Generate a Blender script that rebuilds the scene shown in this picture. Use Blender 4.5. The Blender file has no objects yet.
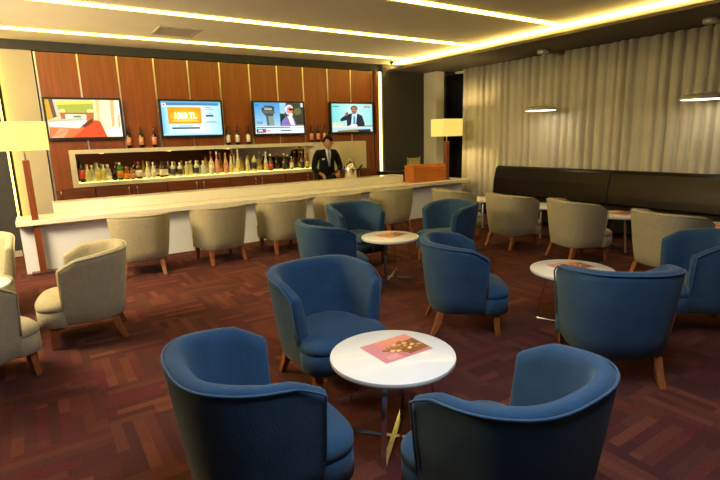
import bpy, bmesh, math, random
from mathutils import Vector, Matrix
random.seed(7)
S = bpy.context.scene
C = S.collection
PI = math.pi

# ------------------------------------------------------------------ camera, world, exposure, big lights
cd = bpy.data.cameras.new('camera'); cam = bpy.data.objects.new('camera', cd); C.objects.link(cam)
S.camera = cam
rt = Vector((0.83368364, -0.55157006, -0.02724075)); up = Vector((0.1349834, 0.15569612, 0.97853881)); fw = Vector((0.53549143, 0.81946885, -0.20425411))
R = Matrix((rt, up, -fw)).transposed()
cam.matrix_world = Matrix.Translation((0, 0, 1.65)) @ R.to_4x4()
cd.sensor_width = 36; cd.lens = 492.34 * 36 / 720; cd.clip_start = 0.05; cd.clip_end = 100

w = bpy.data.worlds.new('world'); S.world = w; w.use_nodes = True
bg = w.node_tree.nodes['Background']; bg.inputs[0].default_value = (0.9, 0.95, 1.0, 1); bg.inputs[1].default_value = 0.05
S.view_settings.view_transform = 'Standard'; S.view_settings.look = 'None'
S.view_settings.exposure = 0.15; S.view_settings.gamma = 1.0; S.view_settings.use_curve_mapping = False
S.cycles.use_denoising = True
S.cycles.max_bounces = 8
S.cycles.sample_clamp_indirect = 6.0

STRIP_E = 11.0       # ceiling light strips
COVE_E = 40.0        # cove strip over the dark soffit
WARM = (1.0, 0.66, 0.15)
STRIPC = (1.0, 0.76, 0.10)

def area(name, loc, sx, sy, power, color, rot=(0, 0, 0)):
    ld = bpy.data.lights.new(name, 'AREA'); ld.shape = 'RECTANGLE'; ld.size = sx; ld.size_y = sy
    ld.energy = power; ld.color = color
    o = bpy.data.objects.new(name, ld); C.objects.link(o); o.location = loc; o.rotation_euler = rot
    return o
area('added_fill_light', (1.3, 1.0, 3.15), 1.8, 1.4, 85, (0.84, 0.91, 1.0))  # added neutral fill over the front tables, no fixture modelled
area('added_fill_light', (1.5, -4.0, 3.1), 3.0, 1.0, 25, (1.0, 0.85, 0.6))  # added warm fill for the room seen in the niche mirror
area('added_fill_light', (-1.6, 5.6, 3.0), 1.6, 1.6, 330, (1.0, 0.82, 0.52), (0, math.radians(-48), math.radians(42)))  # added fill out of view, tilted to brighten the bar

# ------------------------------------------------------------------ materials
def lin(c):
    return tuple(((v / 255) / 12.92 if v / 255 <= 0.04045 else ((v / 255 + 0.055) / 1.055) ** 2.4) for v in c)
def nodes(m):
    m.use_nodes = True
    nt = m.node_tree; return nt, nt.nodes, nt.links, nt.nodes['Principled BSDF']
def mat(name, col, rough=0.5, metal=0.0, noise=0.0, nscale=20, bump=0.0, bscale=60, coat=0.0, sheen=0.0, trans=0.0, spec=None, emit=None, estr=0):
    m = bpy.data.materials.new(name); nt, N, L, b = nodes(m)
    b.inputs['Base Color'].default_value = (*col, 1); b.inputs['Roughness'].default_value = rough; b.inputs['Metallic'].default_value = metal
    b.inputs['Coat Weight'].default_value = coat
    b.inputs['Sheen Weight'].default_value = sheen
    b.inputs['Transmission Weight'].default_value = trans
    if spec is not None: b.inputs['Specular IOR Level'].default_value = spec
    tc = N.new('ShaderNodeTexCoord')
    if noise > 0:
        n = N.new('ShaderNodeTexNoise'); n.inputs['Scale'].default_value = nscale; n.inputs['Detail'].default_value = 4
        L.new(tc.outputs['Object'], n.inputs['Vector'])
        r = N.new('ShaderNodeValToRGB')
        r.color_ramp.elements[0].position = 0.3; r.color_ramp.elements[1].position = 0.7
        r.color_ramp.elements[0].color = (*[max(0, v * (1 - noise)) for v in col], 1)
        r.color_ramp.elements[1].color = (*[v * (1 + noise) for v in col], 1)
        L.new(n.outputs['Fac'], r.inputs[0]); L.new(r.outputs[0], b.inputs['Base Color'])
    if bump > 0:
        n = N.new('ShaderNodeTexNoise'); n.inputs['Scale'].default_value = bscale; n.inputs['Detail'].default_value = 3
        L.new(tc.outputs['Object'], n.inputs['Vector'])
        bp = N.new('ShaderNodeBump'); bp.inputs['Strength'].default_value = bump; bp.inputs['Distance'].default_value = 0.01
        L.new(n.outputs['Fac'], bp.inputs['Height']); L.new(bp.outputs[0], b.inputs['Normal'])
    if emit:
        b.inputs['Emission Color'].default_value = (*emit, 1); b.inputs['Emission Strength'].default_value = estr
    return m
def wood(name, dark, light, axis='Z', scale=6, rough=0.35, coat=0.2):
    m = bpy.data.materials.new(name); nt, N, L, b = nodes(m)
    b.inputs['Roughness'].default_value = rough; b.inputs['Coat Weight'].default_value = coat; b.inputs['Coat Roughness'].default_value = 0.25
    tc = N.new('ShaderNodeTexCoord'); mp = N.new('ShaderNodeMapping')
    sc = {'Z': (6, 6, 0.35), 'X': (0.35, 6, 6), 'Y': (6, 0.35, 6)}[axis]
    mp.inputs['Scale'].default_value = sc
    n = N.new('ShaderNodeTexNoise'); n.inputs['Scale'].default_value = scale; n.inputs['Detail'].default_value = 6; n.inputs['Distortion'].default_value = 0.8
    r = N.new('ShaderNodeValToRGB'); r.color_ramp.elements[0].position = 0.3; r.color_ramp.elements[1].position = 0.7
    r.color_ramp.elements[0].color = (*dark, 1); r.color_ramp.elements[1].color = (*light, 1)
    L.new(tc.outputs['Object'], mp.inputs[0]); L.new(mp.outputs[0], n.inputs['Vector']); L.new(n.outputs['Fac'], r.inputs[0]); L.new(r.outputs[0], b.inputs['Base Color'])
    return m
def emis(name, col, s):
    m = bpy.data.materials.new(name); nt, N, L, b = nodes(m)
    b.inputs['Base Color'].default_value = (*[min(1, c) for c in col], 1); b.inputs['Roughness'].default_value = 0.6
    b.inputs['Emission Color'].default_value = (*col, 1); b.inputs['Emission Strength'].default_value = s
    return m

def carpet():
    m = bpy.data.materials.new('carpet_tiles'); nt, N, L, b = nodes(m)
    b.inputs['Roughness'].default_value = 0.95; b.inputs['Specular IOR Level'].default_value = 0.15
    T = 0.55
    def math_(op, a, c=None):
        n = N.new('ShaderNodeMath'); n.operation = op
        for i, v in enumerate((a, c)):
            if v is None: continue
            if isinstance(v, (int, float)): n.inputs[i].default_value = v
            else: L.new(v, n.inputs[i])
        return n.outputs[0]
    tc = N.new('ShaderNodeTexCoord'); sp = N.new('ShaderNodeSeparateXYZ'); L.new(tc.outputs['Object'], sp.inputs[0])
    x = math_('ADD', sp.outputs[0], 20 * T - 0.18); y = math_('ADD', sp.outputs[1], 20 * T - 3.60)
    ix = math_('FLOOR', math_('DIVIDE', x, T)); iy = math_('FLOOR', math_('DIVIDE', y, T))
    par = math_('MODULO', math_('ADD', ix, iy), 2.0)       # 0: strips along Y
    def mixv(f, a, c):
        n = N.new('ShaderNodeMix'); n.data_type = 'FLOAT'; L.new(f, n.inputs[0]); L.new(a, n.inputs[2]); L.new(c, n.inputs[3]); return n.outputs[0]
    u = mixv(par, x, y); v = mixv(par, y, x)
    iu = math_('FLOOR', math_('DIVIDE', u, T / 9))
    cmb0 = N.new('ShaderNodeCombineXYZ'); L.new(iu, cmb0.inputs[0]); L.new(math_('ADD', math_('MULTIPLY', ix, 13.7), math_('MULTIPLY', iy, 5.3)), cmb0.inputs[1])
    wn0 = N.new('ShaderNodeTexWhiteNoise'); wn0.noise_dimensions = '2D'; L.new(cmb0.outputs[0], wn0.inputs['Vector'])
    iv = math_('FLOOR', math_('ADD', math_('DIVIDE', v, 0.42), math_('MULTIPLY', wn0.outputs['Value'], 3.0)))
    cmb = N.new('ShaderNodeCombineXYZ'); L.new(iu, cmb.inputs[0]); L.new(iv, cmb.inputs[1]); L.new(math_('ADD', math_('MULTIPLY', ix, 13.7), math_('MULTIPLY', iy, 5.3)), cmb.inputs[2])
    wn = N.new('ShaderNodeTexWhiteNoise'); wn.noise_dimensions = '3D'; L.new(cmb.outputs[0], wn.inputs['Vector'])
    r = N.new('ShaderNodeValToRGB'); r.color_ramp.interpolation = 'CONSTANT'
    cols = [(0.0, (0.0570, 0.0173, 0.0172)), (0.22, (0.0709, 0.0186, 0.0180)), (0.42, (0.0877, 0.0238, 0.0180)), (0.58, (0.0662, 0.0231, 0.0197)), (0.70, (0.0968, 0.0297, 0.0197)),
            (0.80, (0.0800, 0.0153, 0.0197)), (0.87, (0.1198, 0.0370, 0.0245)), (0.94, (0.0853, 0.0284, 0.0213))]
    el = r.color_ramp.elements
    el[0].position = 0; el[0].color = (*cols[0][1], 1); el[1].position = cols[1][0]; el[1].color = (*cols[1][1], 1)
    for p, c in cols[2:]:
        e = el.new(p); e.color = (*c, 1)
    L.new(wn.outputs['Value'], r.inputs[0])
    nz = N.new('ShaderNodeTexNoise'); nz.inputs['Scale'].default_value = 60; nz.inputs['Detail'].default_value = 3
    L.new(tc.outputs['Object'], nz.inputs['Vector'])
    mx = N.new('ShaderNodeMix'); mx.data_type = 'RGBA'; mx.blend_type = 'MULTIPLY'; mx.inputs[0].default_value = 0.6
    L.new(r.outputs[0], mx.inputs[6]); 
    r2 = N.new('ShaderNodeValToRGB'); r2.color_ramp.elements[0].color = (0.45, 0.45, 0.45, 1); r2.color_ramp.elements[1].color = (1.4, 1.4, 1.4, 1)
    L.new(nz.outputs['Fac'], r2.inputs[0]); L.new(r2.outputs[0], mx.inputs[7]); L.new(mx.outputs[2], b.inputs['Base Color'])
    bp = N.new('ShaderNodeBump'); bp.inputs['Strength'].default_value = 0.3; bp.inputs['Distance'].default_value = 0.004
    L.new(nz.outputs['Fac'], bp.inputs['Height']); L.new(bp.outputs[0], b.inputs['Normal'])
    return m

M = dict(
    carpet=carpet(),
    ceiling=mat('ceiling_paint', (0.80, 0.76, 0.70), 0.9, noise=0.03, nscale=2),
    charcoal=mat('charcoal_paint', (0.028, 0.028, 0.034), 0.75, noise=0.1),
    cream_wall=mat('cream_paint', (0.40, 0.355, 0.27), 0.8, noise=0.04, nscale=3),
    pale_wall=mat('pale_paint', (0.50, 0.48, 0.44), 0.8, noise=0.04, nscale=3),
    soffit=mat('soffit_paint', (0.055, 0.045, 0.035), 0.6, noise=0.05),
    panel_wood=wood('cladding_veneer', (0.17, 0.040, 0.007), (0.25, 0.064, 0.011), 'Z', 4, 0.4),
    door_wood=wood('cabinet_veneer', (0.10, 0.025, 0.008), (0.17, 0.043, 0.012), 'X', 5),
    box_wood=wood('orange_veneer', (0.40, 0.11, 0.015), (0.55, 0.17, 0.03), 'X', 6),
    lamp_wood=wood('lamp_veneer', (0.12, 0.028, 0.008), (0.20, 0.050, 0.012), 'Z', 6),
    leg_wood=wood('leg_beech', (0.22, 0.066, 0.015), (0.32, 0.105, 0.026), 'Z', 6, 0.4),
    dark_wood=wood('dark_veneer', (0.05, 0.014, 0.01), (0.09, 0.025, 0.014), 'X', 5),
    metal=mat('brushed_metal', (0.72, 0.70, 0.66), 0.3, 1.0, noise=0.05),
    chrome=mat('chrome', (0.75, 0.73, 0.70), 0.12, 1.0, noise=0.02),
    steel=mat('polished_steel', (0.70, 0.66, 0.58), 0.22, 1.0, noise=0.03),
    white=mat('white_laminate', (0.80, 0.79, 0.75), 0.28, noise=0.02, nscale=5, coat=0.3),
    bar_top=mat('cream_stone', (0.80, 0.75, 0.62), 0.25, noise=0.03, nscale=8, coat=0.4),
    bar_front=mat('white_front', (0.74, 0.76, 0.80), 0.4, noise=0.02, nscale=4),
    niche=mat('niche_lacquer', (0.62, 0.57, 0.46), 0.4, noise=0.03),
    mirror=mat('tinted_mirror', (0.62, 0.52, 0.42), 0.03, 1.0, noise=0.02),
    blue=mat('blue_velour', (0.019, 0.058, 0.122), 0.9, noise=0.12, nscale=9, bump=0.25, bscale=180, sheen=0.12, spec=0.15),
    bluepipe=mat('blue_piping', (0.026, 0.076, 0.152), 0.85, noise=0.08, nscale=40, sheen=0.15, spec=0.2),
    cream=mat('cream_fabric', (0.36, 0.31, 0.185), 0.9, noise=0.08, nscale=30, bump=0.3, bscale=260, sheen=0.2),
    creampipe=mat('cream_piping', (0.46, 0.40, 0.26), 0.85, noise=0.06, nscale=40),
    leather=mat('dark_leather', (0.007, 0.004, 0.002), 0.30, noise=0.15, nscale=6, bump=0.10, bscale=90, spec=0.20),
    black=mat('black_plastic', (0.008, 0.008, 0.009), 0.35, noise=0.1),
    blackmatte=mat('black_matte', (0.010, 0.009, 0.008), 0.8, noise=0.1, spec=0.15),
    curtain=mat('sheer_curtain', (0.56, 0.52, 0.42), 0.9, noise=0.05, nscale=3, bump=0.15, bscale=200),
    night=mat('night_glass', (0.006, 0.005, 0.006), 0.15, noise=0.05),
    shade=None, strip=emis('led_strip', STRIPC, STRIP_E), cove=emis('cove_led', WARM, COVE_E),
    slot=emis('wall_led', (1.0, 0.80, 0.26), 3.2), edge=emis('edge_led', (1.0, 0.72, 0.10), 7.0),
    shelfglow=emis('shelf_led', (1.0, 0.88, 0.26), 1.5),
    pend_lens=emis('pendant_lens', (1.0, 0.86, 0.58), 6.0),
    pend=mat('pendant_metal', (0.55, 0.53, 0.48), 0.4, 0.3, noise=0.03),
    grille=mat('vent_grille', (0.48, 0.44, 0.37), 0.6, noise=0.05), ventdark=mat('vent_dark', (0.16, 0.14, 0.12), 0.8, noise=0.05),
    menu=None, paper_white=mat('label_white', (0.75, 0.70, 0.6), 0.7, noise=0.05),
    skin=mat('skin', (0.36, 0.17, 0.10), 0.5, noise=0.06, nscale=15), hair=mat('black_hair', (0.006, 0.005, 0.005), 0.7, noise=0.2, nscale=80, spec=0.1),
    suit=mat('black_suit', (0.007, 0.007, 0.010), 0.85, noise=0.1, nscale=60, spec=0.1), shirt=mat('white_shirt', (0.66, 0.67, 0.70), 0.7, noise=0.03),
    tie=mat('blue_tie', (0.13, 0.19, 0.32), 0.5, noise=0.15, nscale=90), badge=mat('badge_white', (0.8, 0.8, 0.75), 0.4, noise=0.02),
    khaki=mat('khaki_fabric', (0.26, 0.22, 0.09), 0.85, noise=0.1, nscale=30),
)
def shade_mat():
    m = bpy.data.materials.new('lamp_shade_fabric'); nt, N, L, b = nodes(m)
    b.inputs['Base Color'].default_value = (0.28, 0.24, 0.12, 1); b.inputs['Roughness'].default_value = 0.8
    tc = N.new('ShaderNodeTexCoord'); n = N.new('ShaderNodeTexNoise'); n.inputs['Scale'].default_value = 120; L.new(tc.outputs['Object'], n.inputs['Vector'])
    r = N.new('ShaderNodeValToRGB'); r.color_ramp.elements[0].color = (1.0, 0.70, 0.12, 1); r.color_ramp.elements[1].color = (1.0, 0.76, 0.17, 1)
    L.new(n.outputs['Fac'], r.inputs[0]); L.new(r.outputs[0], b.inputs['Emission Color']); b.inputs['Emission Strength'].default_value = 0.80
    return m
M['shade'] = shade_mat()

def vcol_mat(name, emission):
    m = bpy.data.materials.new(name); nt, N, L, b = nodes(m)
    a = N.new('ShaderNodeVertexColor'); a.layer_name = 'Col'
    if emission:
        b.inputs['Base Color'].default_value = (0.01, 0.01, 0.01, 1); b.inputs['Roughness'].default_value = 0.3
        L.new(a.outputs[0], b.inputs['Emission Color']); b.inputs['Emission Strength'].default_value = emission
    else:
        L.new(a.outputs[0], b.inputs['Base Color']); b.inputs['Roughness'].default_value = 0.35
    return m
M['screen'] = vcol_mat('screen_picture', 1.15)
M['menu'] = vcol_mat('printed_card', 0)

# ------------------------------------------------------------------ helpers
def link(name, me, parent=None, smooth=False, ang=None):
    o = bpy.data.objects.new(name, me); C.objects.link(o)
    if parent: o.parent = parent
    if smooth:
        me.polygons.foreach_set('use_smooth', [True] * len(me.polygons))
    return o
def obj(name, bm, m, parent=None, smooth=False, bevel=0.0, seg=2, sub=0):
    bmesh.ops.recalc_face_normals(bm, faces=bm.faces[:])
    me = bpy.data.meshes.new(name); bm.to_mesh(me); bm.free()
    for k in (m if isinstance(m, (list, tuple)) else [m]): me.materials.append(k)
    o = link(name, me, parent, smooth)
    if bevel > 0:
        md = o.modifiers.new('bevel', 'BEVEL'); md.width = bevel; md.segments = seg; md.limit_method = 'ANGLE'; md.angle_limit = 0.6
    if sub:
        md = o.modifiers.new('sub', 'SUBSURF'); md.levels = sub; md.render_levels = sub
    return o
def B(): return bmesh.new()
def box(bm, x0, x1, y0, y1, z0, z1, mi=0):
    v = [bm.verts.new(p) for p in ((x0, y0, z0), (x1, y0, z0), (x1, y1, z0), (x0, y1, z0), (x0, y0, z1), (x1, y0, z1), (x1, y1, z1), (x0, y1, z1))]
    for f in ((0, 3, 2, 1), (4, 5, 6, 7), (0, 1, 5, 4), (1, 2, 6, 5), (2, 3, 7, 6), (3, 0, 4, 7)):
        bm.faces.new([v[i] for i in f]).material_index = mi
    return bm
def bx(*a): return box(B(), *a)
def lathe(bm, prof, n=24, c=(0, 0, 0), mi=0, sx=1, sy=1):
    rings = []
    for r, z in prof:
        if r < 1e-5: rings.append([bm.verts.new((c[0], c[1], c[2] + z))])
        else: rings.append([bm.verts.new((c[0] + sx * r * math.cos(2 * PI * k / n), c[1] + sy * r * math.sin(2 * PI * k / n), c[2] + z)) for k in range(n)])
    for a, b in zip(rings, rings[1:]):
        for k in range(n):
            k2 = (k + 1) % n
            if len(a) == 1 and len(b) == 1: continue
            if len(a) == 1: f = bm.faces.new((a[0], b[k2], b[k]))
            elif len(b) == 1: f = bm.faces.new((a[k], a[k2], b[0]))
            else: f = bm.faces.new((a[k], a[k2], b[k2], b[k]))
            f.material_index = mi
    return bm
def tube(bm, pts, r, n=8, closed=False, mi=0):
    pts = [Vector(p) for p in pts]; rings = []
    N_ = len(pts)
    for i, p in enumerate(pts):
        if closed: t = pts[(i + 1) % N_] - pts[i - 1]
        else: t = pts[min(i + 1, N_ - 1)] - pts[max(i - 1, 0)]
        t.normalize()
        a = t.cross(Vector((0, 0, 1)))
        if a.length < 0.05: a = t.cross(Vector((0, 1, 0)))
        a.normalize(); b = t.cross(a)
        rr = r[i] if isinstance(r, (list, tuple)) else r
        rings.append([bm.verts.new(p + a * rr * math.cos(2 * PI * k / n) + b * rr * math.sin(2 * PI * k / n)) for k in range(n)])
    for i in range(N_ if closed else N_ - 1):
        A, Bq = rings[i], rings[(i + 1) % N_]
        for k in range(n):
            bm.faces.new((A[k], A[(k + 1) % n], Bq[(k + 1) % n], Bq[k])).material_index = mi
    if not closed:
        bm.faces.new(rings[0][::-1]); bm.faces.new(rings[-1])
    return bm
def prism(bm, pts, z0, z1, mi=0):
    a = [bm.verts.new((x, y, z0)) for x, y in pts]; b = [bm.verts.new((x, y, z1)) for x, y in pts]
    bm.faces.new(a[::-1]).material_index = mi; bm.faces.new(b).material_index = mi
    n = len(pts)
    for k in range(n): bm.faces.new((a[k], a[(k + 1) % n], b[(k + 1) % n], b[k])).material_index = mi
    return bm
def taper(bm, p0, p1, s0, s1):
    """square leg from p0 (half size s0) to p1 (half size s1)"""
    A = [bm.verts.new((p0[0] + a * s0, p0[1] + b * s0, p0[2])) for a, b in ((-1, -1), (1, -1), (1, 1), (-1, 1))]
    Bv = [bm.verts.new((p1[0] + a * s1, p1[1] + b * s1, p1[2])) for a, b in ((-1, -1), (1, -1), (1, 1), (-1, 1))]
    bm.faces.new(A[::-1]); bm.faces.new(Bv)
    for k in range(4): bm.faces.new((A[k], A[(k + 1) % 4], Bv[(k + 1) % 4], Bv[k]))
    return bm
def tag(o, label, cat, group=None, kind=None):
    o['label'] = label; o['category'] = cat
    if group: o['group'] = group
    if kind: o['kind'] = kind
    return o
def thing(name, label, cat, loc=(0, 0, 0), rz=0.0, group=None):
    o = bpy.data.objects.new(name, None); C.objects.link(o); o.empty_display_size = 0.1
    o.location = loc; o.rotation_euler = (0, 0, rz)
    return tag(o, label, cat, group)
def dup(root, loc, rz, label, group=None):
    r = root.copy(); C.objects.link(r); r.location = loc; r.rotation_euler = (0, 0, rz); r['label'] = label
    if group: r['group'] = group
    for ch in list(root.children):
        c = ch.copy(); C.objects.link(c); c.parent = r
        for g in list(ch.children):
            d = g.copy(); C.objects.link(d); d.parent = c
    return r
def struct(name, bm, m, parent=None, **k):
    o = obj(name, bm, m, parent, **k); o['kind'] = 'structure'; return o

# ------------------------------------------------------------------ the room
ZC, ZS = 3.19, 3.04
YW = 9.30
struct('floor', bx(-4.2, 8.7, -5.2, 9.6, -0.1, 0.0), M['carpet'])
# ceiling slab with slots cut for the light strips
ys = [8.28, 6.58, 4.79]
hw = 0.043
bm = B(); y_prev = 9.6
for y in ys:
    box(bm, -4.2, 8.7, y + hw, y_prev, ZC, ZC + 0.12); y_prev = y - hw
box(bm, -4.2, 8.7, -5.2, y_prev, ZC, ZC + 0.12)
for y in ys:
    box(bm, 6.92, 8.7, y - hw, y + hw, ZC, ZC + 0.12)
struct('ceiling', bm, M['ceiling'])
for i, y in enumerate(ys):
    t = thing('light_strip', ('recessed warm ceiling light strip nearest the bar back wall' if i == 0 else
              'recessed warm ceiling light strip second from the bar back wall' if i == 1 else
              'recessed warm ceiling light strip third from the bar back wall, short piece in view' if i == 2 else
              f'recessed warm ceiling light strip number {i + 1} from the bar back wall, out of view'), 'ceiling light', (0, y, ZC), 0, 'recessed ceiling light strips')
    obj('diffuser', bx(-4.15, 6.9, -hw + 0.005, hw - 0.005, -0.020, 0.035), M['strip'], t)
# right hand soffit with hidden cove lighting
struct('trim_1', box(bx(6.78, 8.7, -5.2, 9.25, ZS, ZS + 0.025), 6.78, 6.80, -5.2, 9.25, ZS + 0.025, ZS + 0.040), M['soffit'])
t = thing('cove_light', 'warm glowing cove light hidden above the dark ceiling border', 'ceiling light', (6.90, 2.0, ZS + 0.027))
obj('led_strip', bx(-0.06, 0.06, -1.2, 7.1, 0.0, 0.012), M['cove'], t)
struct('trim_30', bx(-4.2, -2.55, -5.2, 9.0, ZS, ZS + 0.03), M['soffit'])  # unseen left soffit, added to carry the fill strip
t = thing('cove_light', 'added warm fill strip over the left ceiling border, out of view', 'ceiling light', (-2.7, 2.0, ZS + 0.032))  # made-up strip, added to brighten the ceiling from the left
obj('led_strip', bx(-0.10, 0.10, 2.2, 6.9, 0.0, 0.012), emis('left_fill_led', WARM, 260.0), t)

# back wall and its cladding
struct('wall_back', box(box(bx(-0.28, 8.7, YW, YW + 0.2, 0, ZC + 0.1), -0.28, 6.66, 9.14, YW, 3.05, ZC + 0.1), 6.62, 7.79, 9.05, YW, 0, ZC + 0.1), M['charcoal'])
struct('wall_left', box(bx(-4.4, -4.2, -5.2, 9.6, 0, ZC + 0.1), -4.2, -0.28, 9.05, YW + 0.2, 0, ZC + 0.1), M['charcoal'])
struct('wall_front', bx(-4.4, 8.9, -5.4, -5.2, 0, ZC + 0.1), M['panel_wood'])
struct('wall_right', box(box(bx(8.3, 8.5, -5.2, 8.55, 0, 0.35), 8.3, 8.5, -5.2, 8.55, 3.0, ZC + 0.1), 7.79, 8.02, 8.62, YW, 0, ZC), M['pale_wall'])
struct('window_1', box(bx(8.38, 8.42, -5.2, 8.55, 0.35, 3.0), 8.03, 8.5, 8.56, 8.6, 0, 3.03), M['night'])
struct('baseboard_left', bx(-4.2, -0.30, 9.035, 9.05, 0, 0.09), M['cream_wall'])
struct('trim_2', bx(-0.22, 0.22, 9.16, YW, 0, ZC), M['cream_wall'])           # pale pier left of the cladding
fx = [0.25 + 0.556 * k for k in range(12)]
NX0, NX1, NZ0, NZ1 = 0.51, 6.12, 0.985, 1.575
bm = B()
for k in range(11):
    a, b = fx[k] + 0.012, fx[k + 1] - 0.012
    a2 = NX0
    if k == 0:
        box(bm, fx[0] + 0.012, NX0, 9.10, YW, 0.02, 3.03)
        a = NX0
    if k == 10:
        box(bm, NX1, fx[11] - 0.012, 9.10, YW, 0.02, 3.03); b = NX1
    box(bm, a, b, 9.10, YW, NZ1, 3.03)
    box(bm, a, b, 9.10, YW, 0.02, NZ0)
struct('trim_3', bm, M['panel_wood'])
struct('trim_4', bx(6.40, 6.47, 9.0, YW, 0.02, 3.03), M['panel_wood'])
for k in range(12):
    lo = NZ1 if NX0 < fx[k] < NX1 else 0.02
    t = struct('trim_%d' % (5 + k), bx(fx[k] - 0.011, fx[k] + 0.011, 9.09, YW, lo, 3.03), M['metal'])
# vertical LED slots either side of the cladding
t = thing('wall_light', 'vertical warm light slot at the right end of the wood cladding', 'wall light', (6.545, 9.08, 0.02))
obj('diffuser', bx(-0.040, 0.040, -0.02, 0.05, 0.0, 3.0), M['slot'], t)
t = thing('wall_light', 'vertical warm edge light at the left edge of the pale pier', 'wall light', (-0.27, 9.10, 0.02))
obj('diffuser', bx(-0.008, 0.012, -0.04, 0.04, 0.0, 3.1), M['edge'], t)

# ------------------------------------------------------------------ ceiling fittings
t = thing('ceiling_vent', 'square metal air vent in the ceiling near the left end of the bar', 'vent', (1.97, 7.62, ZC))
bm = B(); a = 0.29
box(bm, -a, a, -a, -a + 0.04, -0.012, 0); box(bm, -a, a, a - 0.04, a, -0.012, 0); box(bm, -a, -a + 0.04, -a + 0.04, a - 0.04, -0.012, 0); box(bm, a - 0.04, a, -a + 0.04, a - 0.04, -0.012, 0)
obj('frame', bm, M['grille'], t)
obj('duct', bx(-a + 0.04, a - 0.04, -a + 0.04, a - 0.04, -0.003, 0.0), M['ventdark'], t)
bm = B()
for k in range(9):
    y = -a + 0.07 + k * 0.055
    box(bm, -a + 0.04, a - 0.04, y, y + 0.022, -0.010, -0.004)
obj('grille', bm, M['grille'], t)
t = thing('security_camera', 'small dark round fitting on the ceiling by the cove light corner', 'ceiling fitting', (6.62, 8.72, ZC))
obj('mount', lathe(B(), [(0, 0), (0.045, 0), (0.045, -0.02), (0, -0.02)], 16), M['black'], t, True)
obj('dome', lathe(B(), [(0, -0.02), (0.035, -0.02), (0.036, -0.035), (0.025, -0.052), (0, -0.058)], 16), M['black'], t, True)

def pendant(x, y, label):
    t = thing('pendant_lamp', label, 'pendant lamp', (x, y, ZS), 0, 'disc pendant lamps before the curtain')
    obj('canopy', lathe(B(), [(0, 0), (0.10, 0), (0.10, -0.055), (0.09, -0.062), (0, -0.062)], 32), M['pend'], t, True)
    zb = 2.02 - ZS
    bm = B()
    for k in range(3):
        an = 2 * PI * k / 3 + 0.4
        tube(bm, [(0.0, 0.0, zb + 0.32), (0.14 * math.cos(an), 0.14 * math.sin(an), zb + 0.083)], 0.003, 6)
    tube(bm, [(0, 0, -0.062), (0, 0, zb + 0.32)], 0.0035, 6)
    obj('cord', bm, M['metal'], t)
    obj('shade', lathe(B(), [(0, 0.09), (0.06, 0.088), (0.15, 0.08), (0.23, 0.058), (0.275, 0.025), (0.285, 0.005), (0.275, 0.0), (0.26, 0.012), (0.2, 0.035), (0, 0.04)], 48, (0, 0, zb)), M['pend'], t, True)
    obj('diffuser', lathe(B(), [(0, 0.002), (0.255, 0.002), (0.255, 0.010), (0, 0.010)], 40, (0, 0, zb)), M['pend_lens'], t)
pendant(7.63, 5.73, 'white disc pendant lamp farther along the curtain, near the bar end')
pendant(7.63, 3.17, 'white disc pendant lamp nearer the camera, cut by the right photo edge')

# ------------------------------------------------------------------ curtain
def curtain():
    bm = B(); y0, y1 = -5.0, 8.12; n = 1100
    rows = [0.03, 0.8, 1.6, 2.4, 3.035]
    grid = []
    rnd = random.Random(3); ph = [rnd.uniform(-0.5, 0.5) for _ in range(200)]
    for i in range(n + 1):
        y = y0 + (y1 - y0) * i / n
        s = y / 0.165
        k = int(math.floor(s)) + 100
        f = s - math.floor(s)
        p = ph[k % 200] * (1 - f) + ph[(k + 1) % 200] * f
        col = []
        for j, z in enumerate(rows):
            amp = 0.035 + 0.012 * math.sin(k * 1.7)
            sw = math.sin(2 * PI * s + p * 2.2 + 0.25 * j * ph[(k // 3) % 200])
            xx = 8.10 + amp * (abs(sw) ** 0.7 * (1 if sw > 0 else -1)) + 0.01 * math.sin(s * 1.3)
            col.append(bm.verts.new((xx, y + 0.012 * math.cos(2 * PI * s), z)))
        grid.append(col)
    for a, b in zip(grid, grid[1:]):
        for j in range(len(rows) - 1): bm.faces.new((a[j], b[j], b[j + 1], a[j + 1]))
    o = obj('curtain', bm, M['curtain'], None, True)
    md = o.modifiers.new('thick', 'SOLIDIFY'); md.thickness = 0.004
    return tag(o, 'long pleated pale sheer curtain hanging behind the dark banquette', 'curtain')
curtain()

# ------------------------------------------------------------------ bar counter
t = thing('bar_counter', 'long low bar counter with cream top and plain white front', 'bar counter', (0, 0, 0))
obj('countertop', bx(-0.27, 7.72, 7.50, 8.10, 0.655, 0.72), M['bar_top'], t, bevel=0.004)
obj('front_panel', bx(-0.24, 7.66, 7.66, 7.74, 0.0, 0.655), M['bar_front'], t)
obj('end_panel', bx(7.60, 7.66, 7.745, 8.10, 0.0, 0.655), M['bar_front'], t)
obj('end_panel', bx(-0.24, -0.18, 7.745, 8.10, 0.0, 0.655), M['bar_front'], t)
obj('raised_ledge', bx(0.17, 6.33, 8.00, 8.34, 0.722, 0.872), M['bar_top'], t, bevel=0.004)
obj('work_shelf', bx(0.20, 6.30, 8.11, 8.34, 0.60, 0.72), M['dark_wood'], t)

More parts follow.
